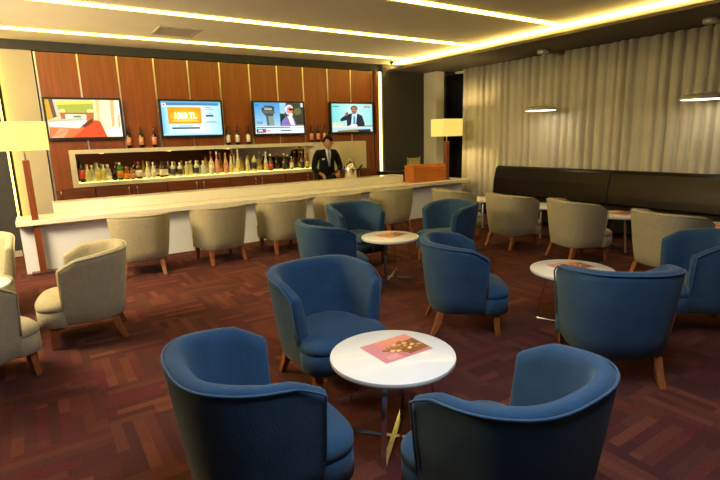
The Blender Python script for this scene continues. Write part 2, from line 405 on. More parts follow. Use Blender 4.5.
# back cabinets below the niche
def cabinet(x0, x1, doors, label):
    t = thing('back_bar_cabinet', label, 'cabinet', ((x0 + x1) / 2, 9.095, 0), 0, 'low wooden cabinets under the bottle niche')
    W = (x1 - x0) / 2 - 0.004
    obj('body', bx(-W, W, -0.10, -0.002, 0.02, 0.975), M['door_wood'], t)
    for d in range(doors):
        a = -W + d * 2 * W / doors + 0.004; b = -W + (d + 1) * 2 * W / doors - 0.004
        dr = obj('door', bx(a, b, -0.125, -0.102, 0.06, 0.97), M['door_wood'], t)
        hx = b - 0.06 if d == 0 and doors == 2 else a + 0.06
        obj('handle', tube(B(), [(hx, -0.126, 0.945), (hx, -0.15, 0.94), (hx, -0.15, 0.84), (hx, -0.126, 0.835)], 0.008, 8), M['metal'], dr, True)
names = ['single door wooden cabinet at the far left end under the bottle niche', 'wooden double cabinet under the niche, first pair from the left', 'wooden double cabinet under the niche, second pair from the left',
         'wooden double cabinet under the niche, third pair from the left', 'wooden double cabinet under the niche, behind the bartender', 'wooden double cabinet under the niche, last on the right']
edges = [0.255, 0.806, 1.918, 3.03, 4.142, 5.254, 6.366]
for i in range(6): cabinet(edges[i], edges[i + 1], 1 if i == 0 else 2, names[i])

# bottle niche
t = thing('bottle_niche', 'long cream framed lit bottle niche with mirror back set in the wood wall', 'niche', (0, 0, 0))
fy = 9.02
IX1 = 4.86
bm = B()
box(bm, NX0, NX1, fy, YW - 0.03, NZ1 - 0.065, NZ1 - 0.002); box(bm, NX0, NX1, fy, YW - 0.03, NZ0 + 0.002, NZ0 + 0.065)
box(bm, NX0, NX0 + 0.08, fy, YW - 0.03, NZ0 + 0.065, NZ1 - 0.065); box(bm, IX1, NX1, fy, YW - 0.03, NZ0 + 0.065, NZ1 - 0.065)
obj('frame', bm, M['niche'], t)
obj('mirror', bx(NX0 + 0.08, IX1, YW - 0.035, YW - 0.03, NZ0 + 0.065, NZ1 - 0.065), M['mirror'], t)
obj('light_shelf', bx(NX0 + 0.085, IX1 - 0.005, fy + 0.03, YW - 0.04, NZ0 + 0.066, NZ0 + 0.074), M['shelfglow'], t)
SHELF = NZ0 + 0.0745
for x in (0.98, 2.05, 3.1):
    obj('downlight', lathe(B(), [(0, 0), (0.03, 0), (0.03, 0.008), (0, 0.008)], 16, (x, 9.17, NZ1 - 0.074)), emis('niche_downlight', (1.0, 0.50, 0.08), 3), t)

# ------------------------------------------------------------------ televisions
def screen_mesh(W, H, shapes):
    """flat picture: shapes are (rgb, [(u,v)...]) with u,v 0..1, v up; later shapes lie 0.2 mm further out"""
    bm = bmesh.new(); cl = bm.loops.layers.float_color.new('Col')
    for i, (c, pts) in enumerate(shapes):
        vs = [bm.verts.new(((u - 0.5) * W, -0.0003 * i, (v - 0.5) * H)) for u, v in pts]
        f = bm.faces.new(vs)
        for l in f.loops: l[cl] = (*lin(c), 1)
    me = bpy.data.meshes.new('screen'); bm.normal_update()
    for f in bm.faces:
        if f.normal.y > 0: f.normal_flip()
    bm.to_mesh(me); bm.free(); me.materials.append(M['screen'])
    return me
def rect(u0, v0, u1, v1): return [(u0, v0), (u1, v0), (u1, v1), (u0, v1)]
def ell(cx, cy, rx, ry, n=20, a0=0, a1=2 * PI): return [(cx + rx * math.cos(a0 + (a1 - a0) * k / n), cy + ry * math.sin(a0 + (a1 - a0) * k / n)) for k in range(n)]
def smooth_grad(c0, c1, n, horiz, r=(0, 0, 1, 1)):
    out = []
    for k in range(n):
        t_ = k / (n - 1); c = tuple(c0[i] * (1 - t_) + c1[i] * t_ for i in range(3))
        if horiz: out.append((c, rect(r[0] + (r[2] - r[0]) * k / n, r[1], r[0] + (r[2] - r[0]) * (k + 1) / n, r[3])))
        else: out.append((c, rect(r[0], r[1] + (r[3] - r[1]) * k / n, r[2], r[1] + (r[3] - r[1]) * (k + 1) / n)))
    return out
def text_mesh(s, size, mat_, name, parent, loc, rot, align='CENTER', extrude=0.0004, sx=1.0, bold=0.0):
    cu = bpy.data.curves.new('lettering', 'FONT'); cu.body = s; cu.size = size; cu.align_x = align; cu.align_y = 'CENTER'; cu.extrude = extrude; cu.offset = bold
    tmp = bpy.data.objects.new('lettering', cu); C.objects.link(tmp)
    dg = bpy.context.evaluated_depsgraph_get()
    me = bpy.data.meshes.new_from_object(tmp.evaluated_get(dg))
    bpy.data.objects.remove(tmp); bpy.data.curves.remove(cu)
    me.materials.clear(); me.materials.append(mat_)
    o = link(name, me, parent); o.location = loc; o.rotation_euler = rot; o.scale = (sx, 1, 1)
    return o
TVW, TVH = 1.085, 0.645
def tv(x, label, shapes, tilt=0.0):
    t = thing('television', label, 'television', (x, 9.035, 2.05), 0, 'televisions on the bar wall')
    W, H = TVW / 2, TVH / 2
    bm = B(); z = 0.032
    box(bm, -W, W, -0.03, -0.008, H - z, H); box(bm, -W, W, -0.03, -0.008, -H, -H + z * 1.25); box(bm, -W, -W + z, -0.03, -0.008, -H + z * 1.25, H - z); box(bm, W - z, W, -0.03, -0.008, -H + z * 1.25, H - z)
    obj('bezel', bm, M['black'], t, bevel=0.003)
    obj('back_shell', bx(-W + 0.005, W - 0.005, -0.007, 0.03, -H + 0.005, H - 0.005), M['black'], t)
    obj('wall_bracket', bx(-0.2, 0.2, 0.031, 0.064, -0.15, 0.15), M['black'], t)
    sc = link('screen', screen_mesh(TVW - 2 * z, TVH - 2.25 * z, shapes), t); sc.location = (0, -0.010, 0.004)
    return t, sc
# 1: hotel room with a bed
s1 = [((236, 214, 150), rect(0, 0, 1, 1))]
s1 += smooth_grad((250, 236, 170), (255, 248, 215), 8, True, (0.60, 0.0, 1, 1))
s1 += [((222, 165, 40), [(0, 0.45), (0.07, 0.5), (0.05, 1), (0, 1)]), ((120, 78, 40), [(0.05, 1), (0.075, 0.52), (0.13, 0.55), (0.10, 1)]), ((215, 205, 190), [(0.10, 1), (0.14, 0.55), (0.165, 0.56), (0.135, 1)]),
       ((245, 232, 60), [(0.135, 0.92), (0.64, 0.95), (0.64, 0.90), (0.15, 0.86)]), ((178, 184, 72), [(0.15, 0.86), (0.63, 0.90), (0.63, 0.55), (0.18, 0.55)]),
       ((238, 226, 140), ell(0.21, 0.70, 0.04, 0.06)), ((238, 226, 140), ell(0.58, 0.70, 0.045, 0.06)),
       ((196, 106, 55), [(0.18, 0.66), (0.62, 0.66), (0.62, 0.45), (0.18, 0.5)]),
       ((238, 120, 62), [(0.0, 0), (0.76, 0), (0.70, 0.44), (0.55, 0.48), (0.02, 0.42)]), ((226, 78, 34), [(0.30, 0), (0.78, 0), (0.70, 0.44), (0.52, 0.46), (0.46, 0.22)]),
       ((250, 165, 120), [(0.02, 0), (0.18, 0), (0.27, 0.22), (0.14, 0.24)]),
       ((238, 150, 95), [(0.05, 0.06), (0.14, 0.06), (0.24, 0.2), (0.16, 0.2)]),
       ((250, 240, 215), [(0.24, 0.62), (0.52, 0.61), (0.52, 0.48), (0.24, 0.48)]), ((120, 140, 90), rect(0.345, 0.53, 0.45, 0.58)),
       ((248, 240, 218), [(0.0, 0.46), (0.44, 0.52), (0.53, 0.44), (0.44, 0.30), (0.40, 0.24), (0.02, 0.28)]), ((205, 200, 165), [(0.0, 0.46), (0.44, 0.52), (0.50, 0.46), (0.02, 0.41)]),
       ((212, 160, 110), [(0.02, 0.29), (0.40, 0.25), (0.40, 0.23), (0.03, 0.26)]), ((120, 50, 22), [(0.44, 0.29), (0.53, 0.44), (0.60, 0.50), (0.60, 0.40), (0.48, 0.26)]),
       ((240, 190, 120), [(0.86, 0.28), (0.90, 0.28), (0.93, 1), (0.87, 1)]), ((243, 205, 135), [(0.66, 0.5), (0.70, 0.4), (0.72, 1), (0.67, 1)]), ((236, 160, 80), [(0.955, 0.25), (0.975, 0.25), (0.985, 0.6), (0.965, 0.6)]),
       ((250, 245, 250), [(0.78, 0.03), (0.99, 0.03), (0.98, 0.22), (0.76, 0.2)]), ((205, 205, 225), rect(0.81, 0.13, 0.95, 0.145)), ((205, 205, 225), rect(0.82, 0.08, 0.93, 0.092))]
tv(0.80, 'television showing a hotel bedroom with orange carpet, beside the left lamp', s1)
# 2: blue page with an orange box
s2 = smooth_grad((120, 200, 232), (196, 236, 245), 5, True, (0, 0, 0.12, 1)) + smooth_grad((200, 240, 246), (228, 247, 250), 6, True, (0.12, 0, 0.62, 1)) + smooth_grad((232, 248, 250), (170, 224, 242), 7, True, (0.62, 0, 1, 1))
s2 += [((70, 130, 180), rect(0.07, 0.88, 0.97, 0.955)), ((96, 170, 214), rect(0, 0.955, 1, 1)), ((170, 222, 240), rect(0, 0, 1, 0.05)),
       ((245, 240, 240), rect(0.02, 0.84, 0.085, 0.94)), ((214, 70, 50), ell(0.05, 0.90, 0.02, 0.025)), ((206, 150, 70), rect(0.10, 0.34, 0.655, 0.83)), ((242, 158, 24), rect(0.108, 0.35, 0.647, 0.82)),
       ((248, 180, 40), ell(0.38, 0.57, 0.25, 0.2, 28)), ((253, 208, 66), ell(0.38, 0.55, 0.19, 0.12, 28)), ((250, 225, 130), rect(0.16, 0.415, 0.60, 0.435)),
       ((120, 170, 215), rect(0.27, 0.26, 0.50, 0.285)), ((22, 44, 66), rect(0.15, 0.19, 0.61, 0.235)),
       ((100, 150, 180), rect(0.735, 0.81, 0.84, 0.83)), ((60, 90, 110), rect(0.71, 0.765, 0.875, 0.78)), ((110, 150, 175), rect(0.77, 0.635, 0.85, 0.652)), ((14, 30, 44), rect(0.73, 0.55, 0.865, 0.60)),
       ((80, 110, 130), rect(0.74, 0.40, 0.90, 0.415)), ((100, 130, 150), rect(0.68, 0.355, 0.93, 0.37))]
t2, sc2 = tv(2.46, 'television showing a pale blue page with an orange box', s2)
text_mesh('1000 TL', 0.145, emis('screen_lettering', (1, 0.97, 0.9), 1.1), 'lettering', sc2, ((0.38 - 0.5) * (TVW - 0.064), -0.0085, 0.07 * 0.57), (PI / 2, 0, 0), sx=0.78, bold=0.004)
# 3: news, tower and man with sunglasses
s3 = smooth_grad((160, 206, 232), (62, 150, 214), 9, False, (0, 0.22, 0.51, 1)) + [((70, 72, 80), rect(0.51, 0.2, 1, 1)), ((150, 200, 222), [(0.51, 0.62), (0.62, 0.66), (0.64, 1), (0.51, 1)]), ((52, 52, 44), [(0.74, 0.2), (1, 0.2), (1, 0.94), (0.72, 1)]), ((200, 212, 214), rect(0.95, 0.86, 1, 1)),
       ((104, 104, 70), ell(0.88, 0.72, 0.08, 0.12)), ((30, 34, 30), [(0.51, 0.3), (0.62, 0.35), (0.6, 0.62), (0.51, 0.66)]),
       ((128, 150, 138), [(0.24, 0.26), (0.39, 0.26), (0.37, 0.62), (0.22, 0.62)]), ((78, 92, 92), [(0.24, 0.26), (0.28, 0.26), (0.27, 0.62), (0.22, 0.62)]),
       ((58, 70, 74), [(0.17, 0.66), (0.39, 0.66), (0.36, 0.56), (0.21, 0.58)]), ((92, 104, 100), [(0.14, 0.74), (0.41, 0.73), (0.41, 0.66), (0.16, 0.66)]), ((46, 52, 54), [(0.14, 0.83), (0.40, 0.87), (0.39, 0.73), (0.15, 0.74)]), ((170, 174, 158), [(0.20, 0.82), (0.35, 0.83), (0.35, 0.76), (0.20, 0.76)]), ((52, 58, 58), [(0.18, 0.90), (0.38, 0.90), (0.36, 0.86), (0.2, 0.86)]),
       ((40, 90, 120), rect(0.03, 0.9, 0.08, 0.93)), ((40, 90, 120), rect(0.03, 0.36, 0.16, 0.385)), ((50, 110, 140), rect(0.04, 0.31, 0.15, 0.33)),
       ((110, 118, 190), [(0.51, 0.2), (0.86, 0.2), (0.80, 0.48), (0.72, 0.56), (0.62, 0.54), (0.54, 0.4)]), ((232, 234, 246), [(0.66, 0.57), (0.76, 0.57), (0.81, 0.26), (0.72, 0.28)]), ((205, 60, 150), [(0.60, 0.3), (0.70, 0.3), (0.68, 0.36), (0.62, 0.36)]),
       ((226, 228, 232), ell(0.705, 0.77, 0.085, 0.17, 24)), ((224, 140, 130), ell(0.715, 0.75, 0.065, 0.13, 24)), ((30, 22, 26), [(0.69, 0.82), (0.80, 0.82), (0.79, 0.73), (0.74, 0.74), (0.70, 0.76)]), ((200, 110, 60), ell(0.765, 0.72, 0.02, 0.05)), ((235, 225, 220), ell(0.73, 0.62, 0.05, 0.05)),
       ((238, 244, 248), rect(0, 0.19, 1, 0.24)), ((34, 50, 70), rect(0.02, 0.185, 0.7, 0.215)), ((226, 240, 246), rect(0, 0.0, 1, 0.165)), ((150, 206, 230), rect(0, 0.165, 1, 0.19)),
       ((20, 40, 44), rect(0.02, 0.03, 0.17, 0.15)), ((238, 240, 240), [(0.05, 0.07), (0.15, 0.07), (0.13, 0.13), (0.06, 0.13)]), ((214, 60, 52), rect(0.17, 0.03, 0.21, 0.15)), ((228, 130, 120), rect(0.22, 0.07, 0.30, 0.11)),
       ((60, 76, 84), rect(0.51, 0.07, 0.72, 0.105)), ((190, 200, 60), rect(0.86, 0.255, 1, 0.27))]
tv(4.12, 'television showing news with a watchtower and a man in sunglasses', s3)
# 4: man in a dark suit speaking at a desk
s4 = smooth_grad((120, 214, 214), (196, 232, 224), 8, True, (0, 0.2, 0.5, 1)) + smooth_grad((200, 234, 226), (150, 220, 218), 6, True, (0.5, 0.2, 1, 1))
s4 += [((206, 226, 190), [(0, 0.2), (0.3, 0.2), (0.2, 0.36), (0, 0.34)]), ((22, 34, 52), [(0.20, 0.40), (0.22, 0.48), (0.33, 0.60), (0.46, 0.66), (0.62, 0.66), (0.74, 0.58), (0.80, 0.30), (0.80, 0.2), (0.36, 0.2), (0.36, 0.42), (0.24, 0.38)]),
       ((140, 96, 76), [(0.32, 0.56), (0.40, 0.60), (0.40, 0.70), (0.36, 0.71), (0.33, 0.66)]), ((190, 222, 236), [(0.49, 0.64), (0.62, 0.66), (0.58, 0.24), (0.46, 0.24)]), ((70, 130, 180), [(0.525, 0.56), (0.56, 0.56), (0.57, 0.28), (0.52, 0.28)]),
       ((60, 56, 52), ell(0.545, 0.83, 0.085, 0.11, 24)), ((168, 118, 96), ell(0.545, 0.77, 0.07, 0.13, 24)), ((70, 52, 46), [(0.50, 0.72), (0.57, 0.72), (0.57, 0.695), (0.50, 0.695)]), ((80, 60, 54), rect(0.495, 0.80, 0.53, 0.815)), ((80, 60, 54), rect(0.555, 0.80, 0.595, 0.815)),
       ((226, 226, 216), rect(0, 0.16, 1, 0.215)), ((28, 44, 62), rect(0.55, 0.185, 1, 0.215)), ((176, 214, 222), rect(0, 0, 1, 0.16)), ((150, 104, 44), [(0.12, 0), (0.66, 0), (0.64, 0.09), (0.14, 0.05)]), ((24, 36, 62), [(0.64, 0), (0.95, 0), (0.94, 0.09), (0.64, 0.08)]),
       ((224, 238, 240), ell(0.52, 0.22, 0.1, 0.06)), ((40, 80, 100), rect(0.03, 0.89, 0.18, 0.91)), ((190, 60, 70), rect(0.79, 0.87, 0.95, 0.92)), ((238, 200, 205), rect(0.81, 0.885, 0.93, 0.90))]
tv(5.79, 'television showing a man in a dark suit speaking, nearest the glowing slot', s4)

# ------------------------------------------------------------------ bottles
GL = {}
def glass(key, col, tr=0.6, rough=0.08):
    if key not in GL:
        GL[key] = mat('glass_' + key, col, rough, noise=0.03, trans=tr)
    return GL[key]
PAL = dict(clear=((0.86, 0.88, 0.76), 0.5), yellow=((0.88, 0.82, 0.42), 0.45), dark=((0.014, 0.010, 0.008), 0.1), green=((0.03, 0.28, 0.04), 0.4), amber=((0.38, 0.13, 0.02), 0.5), pink=((0.80, 0.40, 0.24), 0.4), brown=((0.10, 0.035, 0.012), 0.3))
CAPS = dict(red=mat('cap_red', (0.5, 0.03, 0.03), 0.4, noise=0.03), black=mat('cap_black', (0.015, 0.015, 0.015), 0.4, noise=0.03), gold=mat('cap_gold', (0.62, 0.42, 0.12), 0.35, 0.6, noise=0.03), white=mat('cap_white', (0.75, 0.73, 0.66), 0.5, noise=0.03))
LABS = dict(white=M['paper_white'], orange=mat('label_orange', (0.75, 0.25, 0.03), 0.6, noise=0.03), dark=mat('label_dark', (0.03, 0.03, 0.03), 0.6, noise=0.03), yellow=mat('label_yellow', (0.72, 0.55, 0.12), 0.6, noise=0.03), red=mat('label_red', (0.55, 0.06, 0.04), 0.6, noise=0.03), salmon=mat('label_salmon', (0.65, 0.28, 0.18), 0.6, noise=0.03))
def bottle(name, x, y, z, h, r, kind, label, group, lab=None, cap=None, style='spirit', cat='bottle'):
    if style == 'wine':
        prof = [(0, 0), (r * 0.9, 0), (r, 0.012), (r, h * 0.58), (r * 0.82, h * 0.66), (r * 0.36, h * 0.74), (r * 0.33, h * 0.93), (0, h * 0.93)]
    elif style == 'tall':
        prof = [(0, 0), (r * 0.9, 0), (r, 0.012), (r, h * 0.48), (r * 0.75, h * 0.58), (r * 0.42, h * 0.68), (r * 0.36, h * 0.93), (0, h * 0.93)]
    else:
        prof = [(0, 0), (r * 0.92, 0), (r, 0.012), (r, h * 0.62), (r * 0.9, h * 0.68), (r * 0.42, h * 0.77), (r * 0.36, h * 0.9), (0, h * 0.9)]
    c, tr = PAL[kind]
    o = obj(name, lathe(B(), prof, 18), glass(kind, c, tr), None, True)
    o.location = (x, y, z); tag(o, label, cat, group)
    if cap:
        obj('cap', lathe(B(), [(0, h * 0.885), (r * 0.42, h * 0.885), (r * 0.42, h), (0, h)], 14), CAPS[cap], o)
    if lab:
        f = 0.58 if style != 'tall' else 0.44
        obj('label', lathe(B(), [(r * 1.015, h * f * 0.25), (r * 1.03, h * f * 0.25), (r * 1.03, h * f * 0.9), (r * 1.015, h * f * 0.9)], 18), LABS[lab], o, True)
    return o
ORD = ['first', 'second', 'third', 'fourth', 'fifth', 'sixth', 'seventh', 'eighth', 'ninth', 'tenth', 'eleventh', 'twelfth', 'thirteenth', 'fourteenth', 'fifteenth', 'sixteenth', 'seventeenth', 'eighteenth', 'nineteenth', 'twentieth',
       'twenty-first', 'twenty-second', 'twenty-third', 'twenty-fourth', 'twenty-fifth', 'twenty-sixth', 'twenty-seventh', 'twenty-eighth', 'twenty-ninth', 'thirtieth', 'thirty-first', 'thirty-second', 'thirty-third', 'thirty-fourth', 'thirty-fifth', 'thirty-sixth', 'thirty-seventh', 'thirty-eighth', 'thirty-ninth', 'fortieth']
def x_at(px, y):           # where the sight line of photo column px meets the plane y (row about 170)
    d = fw + rt * ((px - 360) / 492.34) + up * (70 / 492.34)
    return d.x / d.y * y
shelf = [  # sight-line column, height, radius, glass, label, cap, style
    (81.5, .40, .035, 'dark', 'red', 'black', 'wine'), (84.6, .31, .033, 'brown', 'white', 'black', 'wine'), (87.5, .29, .036, 'yellow', None, 'gold', 'spirit'), (92, .27, .035, 'clear', None, 'white', 'spirit'), (97.5, .31, .042, 'clear', 'yellow', 'gold', 'spirit'),
    (103.5, .28, .037, 'yellow', None, 'white', 'spirit'), (108, .27, .043, 'clear', 'white', 'white', 'spirit'), (114, .2, .036, 'dark', None, 'black', 'spirit'), (120, .30, .045, 'green', 'orange', 'white', 'spirit'), (126.5, .22, .04, 'amber', 'orange', 'gold', 'spirit'),
    (132, .20, .04, 'amber', 'salmon', 'gold', 'spirit'), (139, .30, .047, 'brown', 'white', 'red', 'spirit'), (147.5, .30, .036, 'yellow', 'white', 'gold', 'tall'), (153.5, .28, .036, 'clear', 'white', 'white', 'spirit'), (161.5, .28, .034, 'brown', 'white', 'black', 'spirit'),
    (165.5, .27, .04, 'dark', 'white', 'black', 'spirit'), (173, .27, .04, 'clear', 'dark', 'white', 'spirit'), (180, .25, .042, 'clear', 'dark', 'white', 'spirit'), (186.8, .26, .036, 'yellow', None, 'white', 'spirit'), (190.5, .26, .036, 'yellow', None, 'white', 'spirit'),
    (196.5, .27, .04, 'clear', 'dark', 'white', 'spirit'), (203.5, .26, .042, 'clear', None, 'white', 'spirit'), (212, .34, .046, 'yellow', 'white', 'red', 'spirit'), (217.5, .42, .038, 'pink', 'salmon', 'white', 'tall'), (226.5, .39, .040, 'pink', 'salmon', 'gold', 'tall'),
    (231.5, .36, .037, 'yellow', 'yellow', 'red', 'tall'), (235, .36, .037, 'clear', 'white', 'red', 'tall'), (238.7, .46, .036, 'yellow', 'yellow', 'white', 'tall'), (248, .30, .038, 'yellow', None, 'gold', 'spirit'), (254.8, .36, .046, 'yellow', 'dark', 'black', 'spirit'),
    (266.5, .38, .038, 'clear', 'yellow', 'white', 'tall'), (271, .33, .048, 'brown', 'red', 'white', 'tall'), (284.5, .33, .042, 'brown', 'dark', 'white', 'tall'), (288, .30, .036, 'dark', None, 'white', 'tall'), (292, .26, .036, 'amber', 'white', 'white', 'spirit'),
    (302.5, .36, .044, 'brown', 'dark', 'gold', 'tall'), (307.5, .36, .046, 'amber', 'yellow', 'gold', 'tall')]
last = -9
SP = dict(clear='clear glass', yellow='yellowish', dark='black', green='green', amber='amber', pink='pinkish', brown='dark brown')
for i, (px, h, r, k, lab, cap, st) in enumerate(shelf):
    y = 9.10
    x = x_at(px, y)
    r = min(r, 0.048)
    if x - r < last + 0.003: y = 9.197; x = x_at(px, y); last2 = x + r
    else: last = x + r
    nm = 'wine_bottle' if st == 'wine' else 'spirit_bottle'
    bits = f' with {lab} label' if lab else ''
    bottle(nm, x, y, SHELF, h * 0.97, r, k, f'{SP[k]} bottle{bits}, {ORD[i]} from the left on the lit niche shelf', 'bottles on the lit niche shelf', lab, cap, st)
wx = [1.40, 1.59, 1.80, 3.09, 3.265, 3.475, 4.82, 4.97, 5.12]
wl = [('salmon', 'first'), ('salmon', 'second'), ('salmon', 'third')], [('white', 'first'), ('white', 'second'), ('white', 'third')], [('salmon', 'first'), ('salmon', 'second'), ('salmon', 'third')]
gap = ['between the bedroom and blue page televisions', 'between the blue page and watchtower televisions', 'between the two right televisions, above the bartender']
for i, x in enumerate(wx):
    lab, o_ = wl[i // 3][i % 3]
    bottle('wine_bottle', x, 9.06, NZ1 - 0.0015, 0.345, 0.036, 'dark', f'dark wine bottle, {o_} from the left {gap[i // 3]}', 'wine bottles on top of the niche', lab if i < 3 or i > 5 else 'white', 'black', 'wine')

# ------------------------------------------------------------------ lamps with square shades
def shade_bm(w, d, z0, z1, th=0.008):
    bm = B()
    box(bm, -w, w, -d, -d + th, z0, z1); box(bm, -w, w, d - th, d, z0, z1); box(bm, -w, -w + th, -d + th, d - th, z0, z1); box(bm, w - th, w, -d + th, d - th, z0, z1)
    return bm
def bulb(t, z):
    ld = bpy.data.lights.new('lamp_bulb', 'POINT'); ld.energy = 45; ld.color = (1.0, 0.72, 0.30); ld.shadow_soft_size = 0.05
    o = bpy.data.objects.new('lamp_bulb', ld); C.objects.link(o); o.parent = t; o.location = (0, 0, z)
t = thing('floor_lamp', 'tall square shade lamp rising through the left end of the bar counter', 'lamp', (-0.055, 7.575, 0))
obj('base', bx(-0.13, 0.16, -0.05, 0.07, 0.0, 0.03), M['dark_wood'], t, bevel=0.003)
obj('lower_post', bx(-0.038, 0.038, -0.035, 0.035, 0.03, 0.653), M['lamp_wood'], t)
obj('upper_post', bx(-0.038, 0.038, -0.035, 0.035, 0.722, 1.48), M['lamp_wood'], t)
obj('stem', tube(B(), [(0, 0, 1.48), (0, 0, 1.72)], 0.009, 10), M['metal'], t)
obj('lamp_shade', shade_bm(0.27, 0.17, 1.60, 1.95), M['shade'], t); bulb(t, 1.78)
obj('socket', tube(B(), [(0, 0, 1.70), (0, 0, 1.745)], 0.016, 10), M['metal'], t)
t = thing('table_lamp', 'square shade lamp with wood post standing on the right counter end', 'lamp', (7.34, 7.80, 0.721))
obj('base', bx(-0.07, 0.07, -0.07, 0.07, 0.0, 0.012), M['dark_wood'], t)
obj('post', bx(-0.04, 0.04, -0.04, 0.04, 0.012, 0.80), M['lamp_wood'], t)
obj('stem', tube(B(), [(0, 0, 0.80), (0, 0, 1.0)], 0.009, 10), M['metal'], t)
obj('lamp_shade', shade_bm(0.27, 0.19, 0.90, 1.25), M['shade'], t); bulb(t, 1.07)
obj('socket', tube(B(), [(0, 0, 0.98), (0, 0, 1.025)], 0.016, 10), M['metal'], t)

# ------------------------------------------------------------------ things around the bar end
t = thing('wooden_box', 'orange wooden box open at the top standing on the right counter end', 'box', (6.80, 7.845, 0.7205))
bm = B(); w_, d_ = 0.44, 0.145
obj('side_panel', bx(-w_, w_, -d_, -d_ + 0.02, 0, 0.30), M['box_wood'], t, bevel=0.004)
obj('side_panel', bx(-w_, w_, d_ - 0.02, d_, 0, 0.34), M['box_wood'], t, bevel=0.004)
obj('end_panel', bx(-w_, -w_ + 0.02, -d_ + 0.02, d_ - 0.02, 0, 0.34), M['box_wood'], t)
obj('end_panel', bx(w_ - 0.02, w_, -d_ + 0.02, d_ - 0.02, 0, 0.34), M['box_wood'], t)
obj('bottom', bx(-w_ + 0.02, w_ - 0.02, -d_ + 0.02, d_ - 0.02, 0, 0.02), M['box_wood'], t)
t = thing('low_cabinet', 'low black cabinet behind the right end of the bar', 'cabinet', (6.72, 8.80, 0))
obj('body', bx(-0.30, 0.30, -0.18, 0.2, 0.0, 0.86), M['blackmatte'], t)
obj('worktop', bx(-0.32, 0.32, -0.20, 0.22, 0.86, 0.90), M['black'], t, bevel=0.004)
obj('door', bx(-0.28, 0.28, -0.2, -0.182, 0.04, 0.84), M['black'], t)
t = thing('bar_chair', 'khaki backed chair with chrome frame peeking over the wooden box', 'chair', (7.15, 8.42, 0), 0.2)
obj('seat', bx(-0.2, 0.2, -0.18, 0.2, 0.68, 0.74), M['khaki'], t, bevel=0.02)
obj('backrest', bx(-0.2, 0.2, 0.17, 0.21, 0.96, 1.17), M['khaki'], t, bevel=0.015)
for sx in (-1, 1):
    obj('leg', tube(B(), [(sx * 0.17, 0.19, 0), (sx * 0.17, 0.19, 0.68)], 0.012, 8), M['chrome'], t)
    obj('leg', tube(B(), [(sx * 0.17, -0.15, 0), (sx * 0.17, -0.15, 0.68)], 0.012, 8), M['chrome'], t)
    obj('back_post', tube(B(), [(sx * 0.215, 0.19, 0.70), (sx * 0.215, 0.19, 1.2)], 0.012, 8), M['chrome'], t)

t = thing('steel_kettle', 'shiny round steel kettle beside the bartender on the bar ledge', 'kettle', (5.16, 8.17, 0.8725))
obj('body', lathe(B(), [(0, 0), (0.12, 0), (0.125, 0.01), (0.125, 0.15), (0.13, 0.165), (0, 0.165)], 32), M['steel'], t, True)
obj('lid', lathe(B(), [(0.132, 0.166), (0.134, 0.18), (0.115, 0.24), (0.07, 0.285), (0.02, 0.30), (0, 0.30)], 32), M['steel'], t, True)
obj('knob', lathe(B(), [(0, 0.30), (0.012, 0.30), (0.022, 0.318), (0.012, 0.335), (0, 0.338)], 14), M['black'], t, True)
obj('spout', tube(B(), [(0.127, -0.02, 0.13), (0.19, -0.03, 0.17), (0.23, -0.035, 0.23), (0.26, -0.035, 0.25)], [0.03, 0.024, 0.017, 0.015], 12), M['black'], t, True)
obj('handle', tube(B(), [(-0.115, 0, 0.22), (-0.10, 0, 0.31), (-0.05, 0, 0.355), (0.05, 0, 0.355), (0.10, 0, 0.31), (0.115, 0, 0.22)], 0.007, 8), M['steel'], t, True)

# ------------------------------------------------------------------ bartender
def skin_mesh(verts, edges, radii, root=0, sub=2):
    me = bpy.data.meshes.new('skin_tmp'); me.from_pydata(verts, edges, []); o = bpy.data.objects.new('skin_tmp', me); C.objects.link(o)
    o.modifiers.new('skin', 'SKIN'); 
    for i, r in enumerate(radii):
        sv = me.skin_vertices[0].data[i]; sv.radius = r if isinstance(r, tuple) else (r, r); sv.use_root = (i == root)
    md = o.modifiers.new('sub', 'SUBSURF'); md.levels = sub; md.render_levels = sub
    dg = bpy.context.evaluated_depsgraph_get(); dg.update()
    out = bpy.data.meshes.new_from_object(o.evaluated_get(dg))
    bpy.data.objects.remove(o); bpy.data.meshes.remove(me)
    return out
def join_mesh(bm, me, mat4=None):
    tmp = bmesh.new(); tmp.from_mesh(me)
    if mat4: bmesh.ops.transform(tmp, matrix=mat4, verts=tmp.verts)
    m2 = bpy.data.meshes.new('j'); tmp.to_mesh(m2); tmp.free(); bm.from_mesh(m2); bpy.data.meshes.remove(m2)
